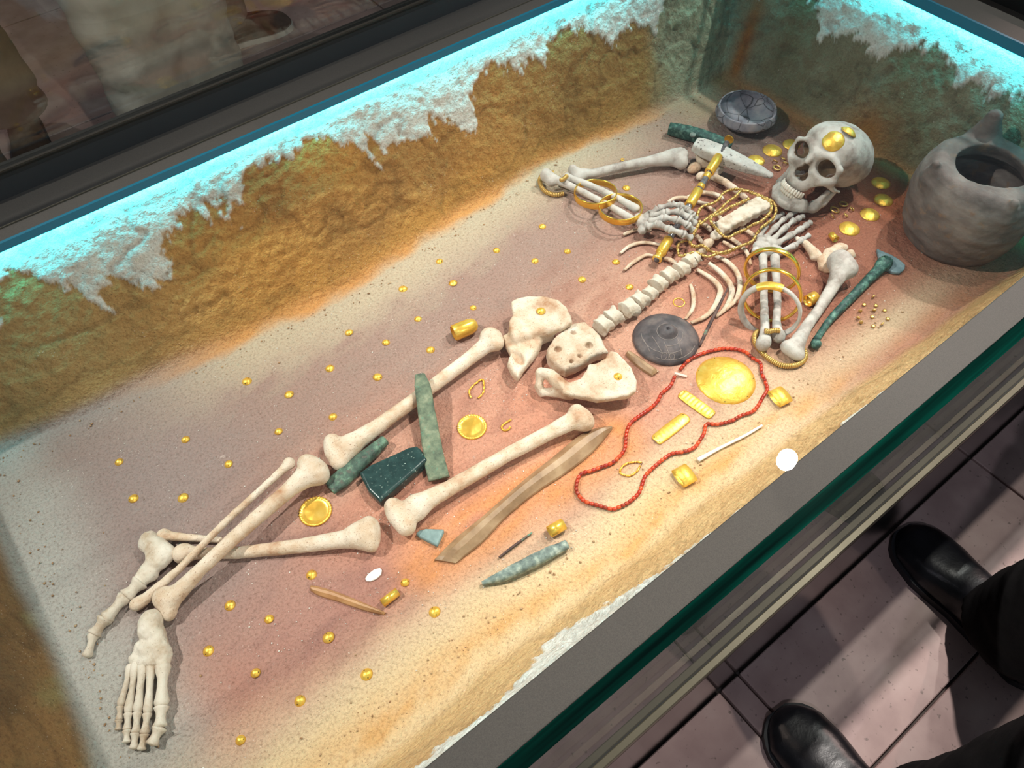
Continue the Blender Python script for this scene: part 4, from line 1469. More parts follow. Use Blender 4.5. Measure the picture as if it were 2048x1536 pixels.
sv_, sf_, _ = dome(.0086, .0052)
me = make_mesh('gold_stud', sv_, sf_, M['gold'])
hole_v, hole_f = lathe([(0, .0002), (.0009, .0001), (.0009, -.0004)], 8)
hole_f = [tuple(reversed(q)) for q in hole_f]
hole_me = make_mesh('pin_hole', hole_v, hole_f, M['pinhole'])
STUDS = [(1085, 453), (993, 501), (1135, 503), (879, 523), (1070, 522), (1232, 524), (806, 578), (906, 566), (1164, 559), (1259, 574), (698, 665), (836, 638), (946, 616), (772, 685), (861, 700),
         (660, 737), (755, 754), (494, 763), (578, 789), (666, 834), (557, 863), (371, 879), (238, 924), (457, 928), (267, 997), (366, 996), (1253, 376)]
STUDS_NEAR = [(623, 1150), (810, 1165), (869, 1224), (460, 1211), (538, 1238), (657, 1275), (417, 1302), (511, 1346), (733, 1349), (600, 1402), (481, 1480)]
STUD_LAB = {(946, 616): 'small gold domed stud right behind the capped gold tube', (1253, 376): 'small gold domed stud near the two gold bracelets of the far arm',
            (1232, 524): 'small gold domed stud at the tips of two pale ribs', (666, 834): 'small gold domed stud beside the knee end of the far thigh bone',
            (1259, 574): 'small gold domed stud next to the middle of the spine',
            (623, 1150): 'small gold domed stud beside the orange flint blade', (810, 1165): 'small gold domed stud beside the slim gold tube'}


def stud(px, py, z, label, group, ang):
    o = link('gold_stud', me, W(px, py, z))
    o.rotation_euler = (0.08 * math.sin(ang * 3), 0.08 * math.cos(ang * 5), ang)
    s_ = 1.0 + .10 * math.sin(ang * 7)
    o.scale = (s_, s_ * (1 - .05 * math.sin(ang)), 1)
    tag(o, label, 'stud', group)
    for sg in (-1, 1):
        hgt = .0052 * (1 - .72 ** 2.2)
        hh = link('pin_hole', hole_me, (sg * .0062, 0, hgt + .0002), o, Vector((0, 0, 1)).rotation_difference(Vector((sg * .75, 0, .66))))
    return o


for k_, (a, b) in enumerate(STUDS):
    stud(a, b, .0004, STUD_LAB.get((a, b), 'small gold domed stud with two pin holes, strewn between far wall and leg bones'), 'gold studs on the far side', k_ * 1.7)
for k_, (a, b) in enumerate(STUDS_NEAR):
    stud(a, b, .0004, STUD_LAB.get((a, b), 'small gold domed stud with two pin holes, strewn on the near side of the feet'), 'gold studs on the near side', k_ * 2.1 + .4)
stud(1082, 622, .0490, 'small gold domed stud lying on the far hip bone', 'gold studs on the hip bones', .3)
stud(1236, 753, .0376, 'small gold domed stud lying on the near hip bone', 'gold studs on the hip bones', .9)


# ---- domed discs
def disc(px, py, r_, h_, label, z=.0006, tilt=(0, 0), mat='gold', group=None, rim_holes=4, n=48, name='gold_disc'):
    prof = [(0, h_)]
    for k_ in range(1, 11):
        t = k_ / 10
        prof.append((r_ * t, h_ * (1 - t * t) ** .9))
    prof += [(r_ * 1.0, -.0006), (r_ * .97, -.0008)]
    v, f = lathe(prof, n)
    f = [tuple(reversed(q)) for q in f]
    bm_ = .0006 * np.clip(h_ / .008, .3, 1)
    v[:, 2] += bm_ * vnoise(v * 140, 3)
    o = link(name, make_mesh(name, v, f, M[mat]), W(px, py, z))
    o.rotation_euler = (tilt[0], tilt[1], 0)
    tag(o, label, 'disc', group)
    for k_ in range(rim_holes):
        a = 2 * math.pi * (k_ + .3) / rim_holes
        link('pin_hole', hole_me, (r_ * .93 * math.cos(a), r_ * .93 * math.sin(a), h_ * (1 - .93 ** 2) ** .9 + .0003), o, Vector((0, 0, 1)).rotation_difference(Vector((math.cos(a) * .5, math.sin(a) * .5, .86))))
    return o


disc(1451, 760, .0565, .014, 'large domed gold disc inside the red bead necklace', rim_holes=7, mat='gold', n=64)
G_ = 'small domed discs around the skull'
disc(1545, 301, .0235, .007, 'domed gold disc between the stone axe and the skull brow', group=G_)
disc(1583, 289, .021, .007, 'domed gold disc touching the brow side of the skull', group=G_)
disc(1512, 321, .021, .007, 'domed gold disc partly under the stone axe blade', group=G_)
disc(1762, 366, .0215, .007, 'domed gold disc behind the skull, farthest from the open hand', group=G_)
disc(1767, 400, .0215, .007, 'domed gold disc beside the big pot, second from the skull top', group=G_)
disc(1740, 429, .0215, .007, 'domed gold disc in the row at the edge of the pot shadow', group=G_)
disc(1699, 457, .0225, .007, 'domed gold disc next to the small gold rings and fingertips', group=G_)


def scallop(px, py, r_, label):
    n = 96
    prof = [(0, .0022), (r_ * .3, .0020), (r_ * .6, .0016), (r_ * .80, .0012), (r_ * .84, .0024), (r_ * .90, .0030), (r_ * .97, .0022), (r_, 0), (r_ * .96, -.0008)]
    v, f = lathe(prof, n)
    f = [tuple(reversed(q)) for q in f]
    rr = np.hypot(v[:, 0], v[:, 1])
    ang = np.arctan2(v[:, 1], v[:, 0])
    edge = sstep(.82 * r_, .9 * r_, rr)
    bead = .5 + .5 * np.cos(ang * 32)
    v[:, 2] += edge * (bead - .5) * .0022
    v[:, :2] *= (1 + .025 * edge * (bead - .5))[:, None]
    v[:, 2] += .0009 * (1 - edge) * vnoise(v * 90 + 4, 9)
    o = link('gold_disc', make_mesh('gold_disc', v, f, M['gold_smooth']), W(px, py, .001))
    tag(o, label, 'disc', 'gold discs with beaded rim')


scallop(944, 854, .0275, 'gold disc with beaded rim lying between the two thigh bones')
scallop(631, 1023, .0285, 'gold disc with beaded rim lying between the two shin bones')


# discs on the skull
def on_skull(p_local, n_local, r_, label):
    c_ = SK @ np.asarray(p_local) + SKO
    n_ = SK @ np.asarray(n_local)
    prof = [(0, .0045)]
    for k_ in range(1, 9):
        t = k_ / 8
        prof.append((r_ * t, .0045 - .0085 * t * t))
    prof += [(r_ * .98, -.0052)]
    v, f = lathe(prof, 40)
    f = [tuple(reversed(q)) for q in f]
    v[:, 2] += .0004 * vnoise(v * 200, 3)
    o = link('gold_disc', make_mesh('gold_disc', v, f, M['gold']), c_, None, quat(frame(n_)))
    tag(o, label, 'disc', 'gold discs on the skull')


def ray_on_skull(px, py):
    o_ = np.array([0, 0, CAM_H])
    d_ = W(px, py, 0) - o_
    d_ /= np.linalg.norm(d_)
    t = 1.4
    for _ in range(200):
        p = (o_ + d_ * t - SKO) @ SK
        s_ = skull_fn(p[None])[0]
        if s_ < 3e-4: break
        t += s_ * .8
    e = 2e-3
    g_ = np.array([skull_fn((p + e * np.eye(3)[i])[None])[0] - skull_fn((p - e * np.eye(3)[i])[None])[0] for i in range(3)])
    return p, g_ / np.linalg.norm(g_)


p_, n_ = ray_on_skull(1667, 281)
on_skull(p_, n_, .0225, 'hammered gold disc resting on the forehead of the skull')
p_, n_ = ray_on_skull(1698, 263)
n_ = np.array([.46, -.12, .88]) @ SK
on_skull(p_ + np.array([0, 0, .003]), n_ / np.linalg.norm(n_), .0180, 'gold disc lying edge-on on the crown of the skull')


# ---- small rings
def ring(px, py, R_, r_, label, z=None, tilt=(0, 0, 0), mat='gold_old', group=None, name='gold_ring', flat=1.0):
    t = np.linspace(0, 2 * math.pi, 36, endpoint=False)
    P_ = np.stack([R_ * np.cos(t), R_ * np.sin(t), 0 * t], 1)
    v, f = tube(P_, r_, 8, closed=True, flat=flat)
    o = link(name, make_mesh(name, v, f, M[mat]), W(px, py, r_ * flat if z is None else z))
    o.rotation_euler = tilt
    tag(o, label, 'ring', group)
    return o


GR = 'small gold rings beside the skull'
ring(1669.5, 419.5, .0095, .0020, 'gold ring beside the jaw, nearest the little finger tips', group=GR, z=.003, tilt=(.1, .2, 0))
ring(1687, 408, .0085, .0019, 'gold ring beside the jaw, close to the cheek bone', group=GR, z=.003, tilt=(-.1, .1, 0))
SM = 'tiny gold ring in the cluster beside the jaw'
for a, b, t in ((1704, 417.6, .4), (1692, 430, .6), (1665, 432, .9)):
    ring(a, b, .0050, .0014, SM, group=GR, z=.0032, tilt=(t, .3, t))
ring(1554, 335.5, .0082, .0019, 'larger gold ring beside the nose side of the skull, near the stone axe', group=GR, z=.003, tilt=(.1, .1, 0))
SM2 = 'tiny gold ring between stone axe and skull'
for a, b, t in ((1551, 322, .8), (1567, 317, .5), (1571, 326, .9)):
    ring(a, b, .0052, .0014, SM2, group=GR, z=.0034, tilt=(t, .2, t * 2))
ring(1358, 605, .0115, .0013, 'thin plain gold finger ring lying among the ribs', mat='gold_smooth')
ring(1245, 319, .0035, .0012, 'tiny gold ring lying behind the far upper arm bone', z=.004, mat='gold_smooth')


# ---- hollow tubes and folded strips
def sheet_tube(px, py, z, R_, L_, axis, label, name='gold_tube', mat='gold_smooth', squash=1.0, cat='tube', group=None, flare=0.0):
    ax = np.array(list(axis) + ([0] if len(axis) == 2 else []), float)
    ax /= np.linalg.norm(ax)
    Mx = frame(ax, (0, 0, 1) if abs(ax[2]) < .9 else (1, 0, 0))
    n = 28
    V, F = [], []
    prof = [(R_, -L_ / 2), (R_ + flare, L_ / 2), (R_ - .0009 + flare, L_ / 2), (R_ - .0009, -L_ / 2)]
    for r_, zz in prof:
        for j in range(n):
            a = 2 * math.pi * j / n
            V.append((r_ * math.cos(a) * squash, r_ * math.sin(a), zz))
    for k_ in range(4):
        for j in range(n):
            j2 = (j + 1) % n
            F.append((k_ * n + j, k_ * n + j2, ((k_ + 1) % 4) * n + j2, ((k_ + 1) % 4) * n + j))
    o = put(name, xf((V, F), Mx, W(px, py, z)), M[mat])
    # crease the shading at the cut ends
    o.data.polygons.foreach_set('use_smooth', np.array([(i // n) in (0, 2) for i in range(4 * n)], dtype=bool))
    return tag(o, label, cat, group)


def dirpx(a, b, z=.01):
    d_ = W(*b, z) - W(*a, z)
    return d_ / np.linalg.norm(d_)


sheet_tube(1623, 598, .0125, .0125, .022, dirpx((1612, 604), (1636, 592)), 'short wide gold tube lying beside the near upper arm bone')
sheet_tube(1667, 474, .0075, .0070, .019, dirpx((1661, 467), (1674, 481)), 'small flared gold tube below the row of domed discs', flare=.0012)
sheet_tube(1113, 1056, .0095, .0105, .028, dirpx((1100, 1064), (1128, 1048)), 'wide gold tube lying above the long copper spike', squash=.9)
sheet_tube(780, 1195, .0072, .0072, .030, dirpx((768, 1205), (793, 1186)), 'slim gold tube beside the orange flint blade')
sheet_tube(1560, 793, .0074, .0190, .028, dirpx((1545, 803), (1580, 786)), 'flattened gold strip loop beside the end of the red necklace', name='gold_strip_loop', mat='gold', squash=.36, cat='strip')
sheet_tube(1369, 951, .0074, .0190, .028, dirpx((1352, 962), (1388, 942)), 'flattened gold strip loop beside the white bone pin', name='gold_strip_loop', mat='gold', squash=.36, cat='strip')

# capped gold tube
ax = dirpx((907, 665), (955, 645), .02)
Mx = frame(ax, (0, 0, 1))
prof = [(.0145, -.026), (.0165, -.024), (.0165, -.004), (.0160, .010), (.0135, .020), (.008, .0255), (0, .0275)]
v, f = lathe(prof[::-1], 36)
inn = [(0, .020), (.010, .016), (.0146, .004), (.0146, -.0255)]
v2, f2 = lathe(inn, 36)
f2 = [tuple(i + len(v) for i in q) for q in f2]
v_ = np.vstack([v, v2])
ang = np.arctan2(v_[:, 1], v_[:, 0])
v_[:, :2] *= (1 + .03 * np.sin(ang * 9) * np.clip(1 - np.abs(v_[:, 2]) / .02, 0, 1))[:, None]
o = put('capped_gold_tube', xf((v_, f + f2), Mx, W(930, 657, .0165)), M['gold_smooth'])
tag(o, 'gold tube with a rounded closed end, lying near the far hip bone', 'tube')


# ---- thin oval gold plates
def plate(pa, pb, w_, label):
    a, b = W(*pa, .002), W(*pb, .002)
    ax = (b - a) / np.linalg.norm(b - a)
    L_ = np.linalg.norm(b - a)
    sd = np.array([-ax[1], ax[0], 0])
    nx_, ny_ = 40, 9
    V, F = [], []
    for side in (0, 1):
        for i in range(nx_ + 1):
            u = i / nx_ * 2 - 1
            hw = w_ / 2 * (1 - .10 * abs(u) ** 2) * (1 if abs(u) < .86 else math.sqrt(max(0, 1 - ((abs(u) - .86) / .14) ** 2 * .62)))
            for j in range(ny_ + 1):
                q = j / ny_ * 2 - 1
                zz = .0022 * (1 - q * q) + .0004 * math.sin(u * 30) * (1 - q * q)
                V.append(a + ax * L_ * (u + 1) / 2 + sd * hw * q + np.array([0, 0, zz if side == 0 else zz - .0016]))
    m_ = ny_ + 1
    S_ = (nx_ + 1) * m_
    for i in range(nx_):
        for j in range(ny_):
            k_ = i * m_ + j
            F.append((k_, k_ + m_, k_ + m_ + 1, k_ + 1))
            F.append((S_ + k_, S_ + k_ + 1, S_ + k_ + m_ + 1, S_ + k_ + m_))
    for i in range(nx_):
        for j in (0, ny_):
            k_ = i * m_ + j
            q = (k_, S_ + k_, S_ + k_ + m_, k_ + m_)
            F.append(q if j == 0 else q[::-1])
    for j in range(ny_):
        for i in (0, nx_):
            k_ = i * m_ + j
            q = (k_, k_ + 1, S_ + k_ + 1, S_ + k_)
            F.append(q if i == 0 else q[::-1])
    o = put('gold_plate', (np.array(V), F), M['gold'])
    tag(o, label, 'plate', 'oblong gold plates inside the necklace')
    base = np.array(o.location)
    for u in (.05, .95):
        for s_ in (-.25, .25):
            link('pin_hole', hole_me, a + ax * L_ * u + sd * w_ * s_ + np.array([0, 0, .0020]) - base, o)
    return o


plate((1361, 785), (1426, 832), .0250, 'oblong gold plate with pin holes, tilted toward the big domed disc')
plate((1310, 882), (1374, 832), .0250, 'oblong gold plate with pin holes, lying farther from the domed disc')


# ---- bracelets
def hoop(px, py, z, R_, tau, label, band=(.0028, .0065), mat='gold_hoop', hd=None, name='bracelet', lump_=0.0, yaw=0.0):
    c_ = W(px, py, z)
    fw = c_[:2] / np.linalg.norm(c_[:2])
    ca, sa = math.cos(yaw), math.sin(yaw)
    fw = np.array([ca * fw[0] - sa * fw[1], sa * fw[0] + ca * fw[1]])
    e1 = np.array([-fw[1], fw[0], 0])
    e2 = np.array([fw[0] * math.cos(tau), fw[1] * math.cos(tau), math.sin(tau)])
    nn = np.cross(e1, e2)
    n, k = 64, 12
    V, F = [], []
    for i in range(n):
        a = 2 * math.pi * i / n
        rad = math.cos(a) * e1 + math.sin(a) * e2
        bw = band[1] * (1 + lump_ * math.sin(a * 2 + 1))
        bt = band[0] * (1 + lump_ * math.cos(a + .5))
        for j in range(k):
            th = 2 * math.pi * j / k
            cx_, sx_ = math.cos(th), math.sin(th)
            V.append(c_ + rad * (R_ + bt * np.sign(cx_) * abs(cx_) ** .7) + nn * bw * np.sign(sx_) * abs(sx_) ** .7)
    for i in range(n):
        for j in range(k):
            i2, j2 = (i + 1) % n, (j + 1) % k
            F.append((i * k + j, i * k + j2, i2 * k + j2, i2 * k + j))
    o = put(name, (np.array(V), F), M[mat])
    tag(o, label, 'bracelet')
    return o, c_, e1, e2, nn


rad = math.radians
hoop(1191, 388, .030, .0475, rad(-7), 'wide gold bracelet around the far forearm, nearer the elbow', (.0016, .0085), yaw=.25)
hoop(1241, 418, .032, .0475, rad(-5), 'wide gold bracelet around the far forearm, nearer the gripping hand', (.0016, .0085), yaw=.15)
hoop(1543.5, 541, .053, .0530, rad(86), 'gold bracelet around the near forearm, closest to the open hand', (.0032, .0060))
hoop(1543.5, 591, .048, .0545, rad(68), 'gold bracelet around the near forearm, between the other gold one and the white one', (.0032, .0060))
ob, bc, b1, b2, bn = hoop(1540, 622, .050, .0560, rad(76), 'white shell bracelet with a gold sheet repair around the near forearm', (.0045, .0075), 'bone_grey', lump_=.3)
# its gold sheet
n, k = 14, 12
V, F = [], []
for i in range(n + 1):
    a = math.pi / 2 - .30 - .42 + .84 * i / n
    rd = math.cos(a) * b1 + math.sin(a) * b2
    for j in range(k):
        th = 2 * math.pi * j / k
        V.append(bc + rd * (.056 + .0068 * math.cos(th)) + bn * .0106 * math.sin(th))
for i in range(n):
    for j in range(k):
        j2 = (j + 1) % k
        F.append((i * k + j, i * k + j2, (i + 1) * k + j2, (i + 1) * k + j))
put('gold_sheet', (np.array(V), F), M['gold'], ob)


# ---- beads on a line
def bead_mesh(name, L_, r_, kind, mat):
    if kind == 'barrel':
        prof = [(r_ * .45, -L_ / 2), (r_ * .8, -L_ * .42), (r_, -L_ * .15), (r_, L_ * .15), (r_ * .8, L_ * .42), (r_ * .45, L_ / 2)]
    elif kind == 'long':
        prof = [(r_ * .5, -L_ / 2), (r_ * .8, -L_ * .3), (r_, 0), (r_ * .8, L_ * .3), (r_ * .5, L_ / 2)]
    else:
        prof = [(r_ * .5, -L_ / 2), (r_, -L_ * .4), (r_ * 1.04, 0), (r_, L_ * .4), (r_ * .5, L_ / 2)]
    prof = [(0, prof[0][1])] + prof + [(0, prof[-1][1])]
    v, f = lathe(prof, 10)
    return make_mesh(name, v, f, mat)


BEADS = {'carn': bead_mesh('bead', .0085, .0036, 'barrel', M['carnelian']), 'gl': bead_mesh('bead', .0135, .0034, 'long', M['gold_old']), 'gm': bead_mesh('bead', .0085, .0034, 'long', M['gold_old']),
         'gs': bead_mesh('bead', .0040, .0038, 'ring', M['gold_old']), 'gd': bead_mesh('bead', .0036, .0052, 'ring', M['gold_old']), 'gt': bead_mesh('bead', .0018, .0020, 'ring', M['gold_smooth']),
         'gt2': bead_mesh('bead', .0098, .0021, 'long', M['gold_smooth'])}
BLEN = {'carn': .0080, 'gl': .0130, 'gm': .0082, 'gs': .0040, 'gd': .0037, 'gt': .0021, 'gt2': .0102}


def strand(name, P_, pattern, label, cat='necklace', group=None, closed=False, thread=.0007, jit=.12):
    """beads threaded along world points; every bead is a part"""
    P_ = np.asarray(P_)
    if closed:
        P_ = np.vstack([P_, P_[:1]])
    seg = np.linalg.norm(np.diff(P_, axis=0), axis=1)
    s_ = np.concatenate([[0], np.cumsum(seg)])
    at = lambda u: np.array([np.interp(u, s_, P_[:, i]) for i in range(3)])
    c_ = P_.mean(0)
    rt = root(name, (c_[0], c_[1], 0), label, cat, group)
    v, f = tube(P_, thread, 5)
    put('thread', (v, f), M['thread'], rt)
    u, k_ = 0.0, 0
    base = np.array(rt.location)
    while True:
        kd = pattern[k_ % len(pattern)]
        L_ = BLEN[kd]
        if u + L_ > s_[-1]: break
        p, q = at(u + L_ * .1), at(u + L_ * .9)
        d_ = q - p
        d_ = d_ + jit * np.linalg.norm(d_) * np.array([math.sin(k_ * 12.9), math.cos(k_ * 7.3), .3 * math.sin(k_ * 3.1)])
        b_ = link('bead', BEADS[kd], at(u + L_ / 2) - base, rt, quat(frame(d_)))
        u += L_
        k_ += 1
    return rt


CARN = px_list((1130, 680, 4.096), [(940, 245), (1010, 170), (1100, 120), (1200, 88), (1300, 70), (1400, 75), (1480, 100), (1540, 150), (1600, 190), (1610, 270), (1640, 340), (1655, 410), (1620, 470), (1580, 540),
        (1530, 590), (1440, 620), (1370, 660), (1250, 690), (1160, 690), (1140, 760), (1100, 830), (1060, 880), (980, 915), (880, 930), (800, 980), (730, 1040), (660, 1110), (630, 1190), (600, 1260), (520, 1330),
        (440, 1370), (380, 1385), (270, 1355), (160, 1320), (100, 1250), (95, 1180), (130, 1100), (220, 1070), (300, 1040), (380, 1010), (440, 960), (490, 890), (500, 780), (530, 690), (600, 630), (700, 560),
        (760, 500), (790, 440), (860, 380), (890, 320), (905, 280)])
P_ = spline([W(a, b, .0042) for a, b in CARN], 360)
nk = strand('bead_necklace', P_, ['carn'], 'long necklace of red carnelian beads laid in a wavy loop around gold plates', jit=.10)
a_, b_ = W(1349, 746, .007), W(1374, 753, .003)
put('pale_strip', tube(np.linspace(a_, b_, 5), .0030, 8, flat=.4), M['tag'], nk)  # small pale strip across the start of the bead line

PAT = ['gl', 'gs', 'gm', 'gs', 'gs', 'gl', 'gm', 'gs']
S1 = [(735, 440), (755, 370), (800, 320), (900, 290), (960, 250), (1000, 195), (1090, 150), (1200, 150), (1330, 190), (1430, 230), (1500, 265), (1545, 340), (1525, 430), (1460, 490), (1390, 545), (1345, 610),
      (1300, 680), (1220, 715), (1130, 755), (1030, 800), (930, 795), (850, 770), (790, 725), (720, 732), (672, 715), (675, 650), (715, 585)]
strand('gold_bead_strand', spline([W(1250 + a / 5.12, 350 + b / 5.12, .032 - .012 * (b > 560)) for a, b in S1], 220), PAT, 'longest gold bead strand, curving from the gripping hand around the breastbone', 'necklace', 'gold bead strands on the chest')
S2 = [(735, 515), (790, 488), (860, 430), (960, 365), (1005, 320), (1060, 270), (1130, 222), (1180, 170), (1250, 165), (1340, 200), (1430, 240), (1490, 290), (1500, 350), (1470, 405), (1400, 470)]
strand('gold_bead_strand', spline([W(1250 + a / 5.12, 350 + b / 5.12, .039) for a, b in S2], 160), ['gm', 'gl', 'gs', 'gl', 'gs', 'gs'], 'gold bead strand running diagonally between fingertips and the top of the breastbone', 'necklace', 'gold bead strands on the chest')
S3 = [(1265, 258), (1150, 310), (1060, 350), (960, 412), (885, 440), (880, 500), (930, 560), (985, 622), (1050, 655), (1130, 612), (1220, 575), (1300, 525), (1400, 485)]
strand('gold_bead_strand', spline([W(1250 + a / 5.12, 350 + b / 5.12, .042 - .010 * (b > 540)) + np.array([0, 0, .004]) for a, b in S3], 150), ['gs', 'gm', 'gs', 'gs', 'gl'], 'gold bead strand looped closely around the breastbone', 'necklace', 'gold bead strands on the chest')
S4 = [(655, 660), (560, 700), (540, 760), (560, 825), (640, 812), (720, 790), (840, 835), (950, 805), (1090, 765), (1190, 725), (1290, 690)]
strand('gold_bead_strand', spline([W(1250 + a / 5.12, 350 + b / 5.12, .024) for a, b in S4], 140), ['gl', 'gm', 'gl', 'gs'], 'lowest gold bead strand, crossing the end of the spine', 'necklace', 'gold bead strands on the chest')
S5 = [(770, 470), (745, 530), (710, 590), (690, 640), (665, 690), (720, 735), (790, 720), (860, 770)]
strand('gold_bead_strand', spline([W(1250 + a / 5.12, 350 + b / 5.12, .038 - .010 * (b > 600)) for a, b in S5], 90), ['gs', 'gs', 'gm'], 'short gold bead strand hanging from the gripping fingers', 'necklace', 'gold bead strands on the chest')

# bead bracelets at the elbows
E1 = px_list((1450, 450, 5.12), [(650, 1190), (735, 1225), (805, 1280), (825, 1345), (790, 1400), (700, 1440), (570, 1435), (450, 1370), (365, 1290), (310, 1210), (305, 1130), (345, 1080)])
strand('bead_bracelet', spline([W(a, b, .0065 + (.016 if k_ < 2 else 0) + (.006 if k_ == 2 else 0)) for k_, (a, b) in enumerate(E1)], 140), ['gd'], 'gold ring-bead bracelet looped around the near elbow', 'bracelet', jit=.05)
E2 = px_list((1450, 450, 5.12), [(405, 1085), (450, 1090), (500, 1080), (560, 1080)])
strand('bead_bracelet', spline([W(a, b, .038) for a, b in E2], 40), ['gd'], 'short row of gold ring beads across the near forearm bones', 'bracelet', jit=.3)
E3 = px_list((1050, 150, 5.12), [(300, 1000), (200, 1010), (155, 1060), (160, 1120), (195, 1180), (255, 1215), (330, 1225), (410, 1210)])
strand('bead_bracelet', spline([W(a, b, .0065 + (.010 if k_ < 2 else 0)) for k_, (a, b) in enumerate(E3)], 90), ['gd'], 'gold ring-bead bracelet looped around the far elbow', 'bracelet', jit=.05)
E4 = px_list((1050, 150, 5.12), [(365, 1080), (400, 1060), (430, 1030)])
strand('bead_bracelet', spline([W(a, b, .044) for a, b in E4], 30), ['gd'], 'short row of gold ring beads across the far forearm bones', 'bracelet', jit=.3)

# tiny bead loops
L1 = px_list((1130, 680, 4.096), [(630, 1005), (560, 1000), (500, 1015), (460, 1050), (455, 1090), (500, 1110), (540, 1108), (590, 1075), (610, 1040)])
strand('bead_loop', spline([W(a, b, .0025) for a, b in L1], 80, closed=True), ['gt2', 'gt', 'gt2', 'gt'], 'small loop of slender gold beads inside the narrow end of the red necklace', 'bead loop', closed=True)
L2 = px_list((600, 600, 4.096), [(1400, 805), (1385, 750), (1410, 710), (1450, 675), (1495, 650), (1505, 700), (1500, 760), (1455, 808)])
strand('bead_loop', spline([W(a, b, .0025) for a, b in L2], 60), ['gt2', 'gt', 'gt', 'gt', 'gt', 'gt', 'gt', 'gt', 'gt2', 'gt2'], 'open loop of gold beads on a string near the far hip bone', 'bead loop')
L3 = px_list((600, 600, 4.096), [(1730, 980), (1680, 1010), (1652, 1040), (1670, 1068), (1705, 1062), (1725, 1035)])
strand('bead_loop', spline([W(a, b, .002) for a, b in L3], 40), ['gt', 'gt'], 'tiny loop of gold beads beside the beaded-rim disc between the thighs', 'bead loop')
# loose beads beside the copper rod
TB = [(1748, 609), (1731, 621), (1721, 632), (1751, 620), (1747, 631), (1769, 633), (1717, 640), (1744, 643), (1722, 648), (1775, 642), (1764, 652), (1746, 656)]
for k_, (a, b) in enumerate(px_list((1450, 450, 5.12), [(1520, 730), (1425, 815), (1385, 880), (1545, 825), (1528, 872), (1635, 875), (1365, 950), (1508, 940), (1393, 995), (1668, 960), (1612, 1010), (1520, 1035)])):
    o = link('loose_bead', BEADS['gd'], W(a, b, .0030 if k_ % 2 else .0050), None, quat(frame((math.sin(k_ * 2.2) * (k_ % 2 == 0), math.cos(k_ * 1.3) * (k_ % 2 == 0), 1.0 if k_ % 2 else .25))))
    o.scale = (.75, .75, .9)
    tag(o, 'tiny loose gold ring bead in the cluster beside the long copper rod', 'bead', 'loose beads beside the copper rod')

# ------------------------------------------------------------------ copper, stone, flint, clay
def bar(name, path, wid, thk, mat, label, cat, n=14, power=.62, rough=.0, parent=None, up=None, seed=1, sub=24):
    """tapered bar with a rounded-rectangular section along world points"""
    P_ = spline(path, sub) if len(path) > 2 else np.linspace(path[0], path[1], sub)
    ts = np.linspace(0, 1, sub)
    w_ = np.interp(ts, np.linspace(0, 1, len(wid)), wid) / 2
    h_ = np.interp(ts, np.linspace(0, 1, len(thk)), thk) / 2
    T = np.gradient(P_, axis=0)
    T /= np.linalg.norm(T, axis=1)[:, None]
    u0 = np.array([0, 0, 1.0]) if up is None else np.asarray(up, float)
    V, F = [], []
    for k_ in range(sub):
        a = np.cross(T[k_], u0)
        a /= np.linalg.norm(a)
        b = np.cross(a, T[k_])
        for j in range(n):
            th = 2 * math.pi * (j + .5) / n
            c_, s_ = math.cos(th), math.sin(th)
            V.append(P_[k_] + a * w_[k_] * np.sign(c_) * abs(c_) ** power + b * h_[k_] * np.sign(s_) * abs(s_) ** power)
    V = np.array(V)
    if rough > 0:
        V = V + rough * np.stack([fbm(V * 60, seed, 3), fbm(V * 60, seed + 5, 3), fbm(V * 60, seed + 9, 3)], 1)
    for k_ in range(sub - 1):
        for j in range(n):
            j2 = (j + 1) % n
            F.append((k_ * n + j, k_ * n + j2, (k_ + 1) * n + j2, (k_ + 1) * n + j))
    F.append(tuple(range(n - 1, -1, -1)))
    F.append(tuple(range((sub - 1) * n, sub * n)))
    o = put(name, (V, F), M[mat], parent)
    if parent is None:
        tag(o, label, cat)
    return o


def slab(name, poly, zc, half, rnd, mat, label, cat, vox=.0011, tilt=None, rough=0.0, extra=None):
    poly = np.asarray(poly)
    lo, hi = bounds(poly, .008)
    lo[2], hi[2] = -.003, zc + half + .012
    def fn(P):
        z_ = zc if tilt is None else zc + (P[:, 0] - poly[:, 0].mean()) * tilt[0] + (P[:, 1] - poly[:, 1].mean()) * tilt[1]
        d = s_poly(P, poly, z_, half, rnd)
        return d if extra is None else extra(P, d)
    o = blob(name, fn, lo, hi, vox, M[mat], rough=rough, rough_scale=80)
    return tag(o, label, cat)


# long flat copper axe over the far thigh bone: butt on the earth, middle on the bone
bar('copper_axe', [W(840, 750, .0500), W(848, 790, .0430), W(866, 905, .0185), W(878, 958, .0080)], [.019, .028, .033, .037, .038], [.010, .014, .014, .013, .010], 'copper_pale',
    'long flat copper axe with pale green patina resting across the far thigh bone', 'axe', rough=.0018, power=.5)
bar('copper_chisel', [W(770, 880, .0145), W(728, 918, .0150), W(690, 952, .0145), W(660, 978, .0120)], [.017, .023, .026, .031, .034, .026], [.018, .023, .023, .021, .016, .010], 'copper_green',
    'short thick copper chisel with dark green patina beside the crossing shin bone', 'chisel', rough=.0016)
C2 = (600, 850, 5.12)
adz = poly_px(C2, [(612, 500), (720, 420), (980, 300), (1110, 235), (1195, 218), (1235, 250), (1308, 362), (1200, 465), (1000, 640), (820, 798), (700, 680)], .020)
slab('stone_adze', adz, .0125, .0125, .006, 'stone_dark', 'polished dark green stone adze with pale flecks between the thigh bones', 'adze', tilt=(-.02, .0))
tri = poly_px(C2, [(1182, 1110), (1215, 1075), (1290, 1056), (1470, 1062), (1474, 1090), (1405, 1238), (1310, 1190), (1215, 1140)], .010)
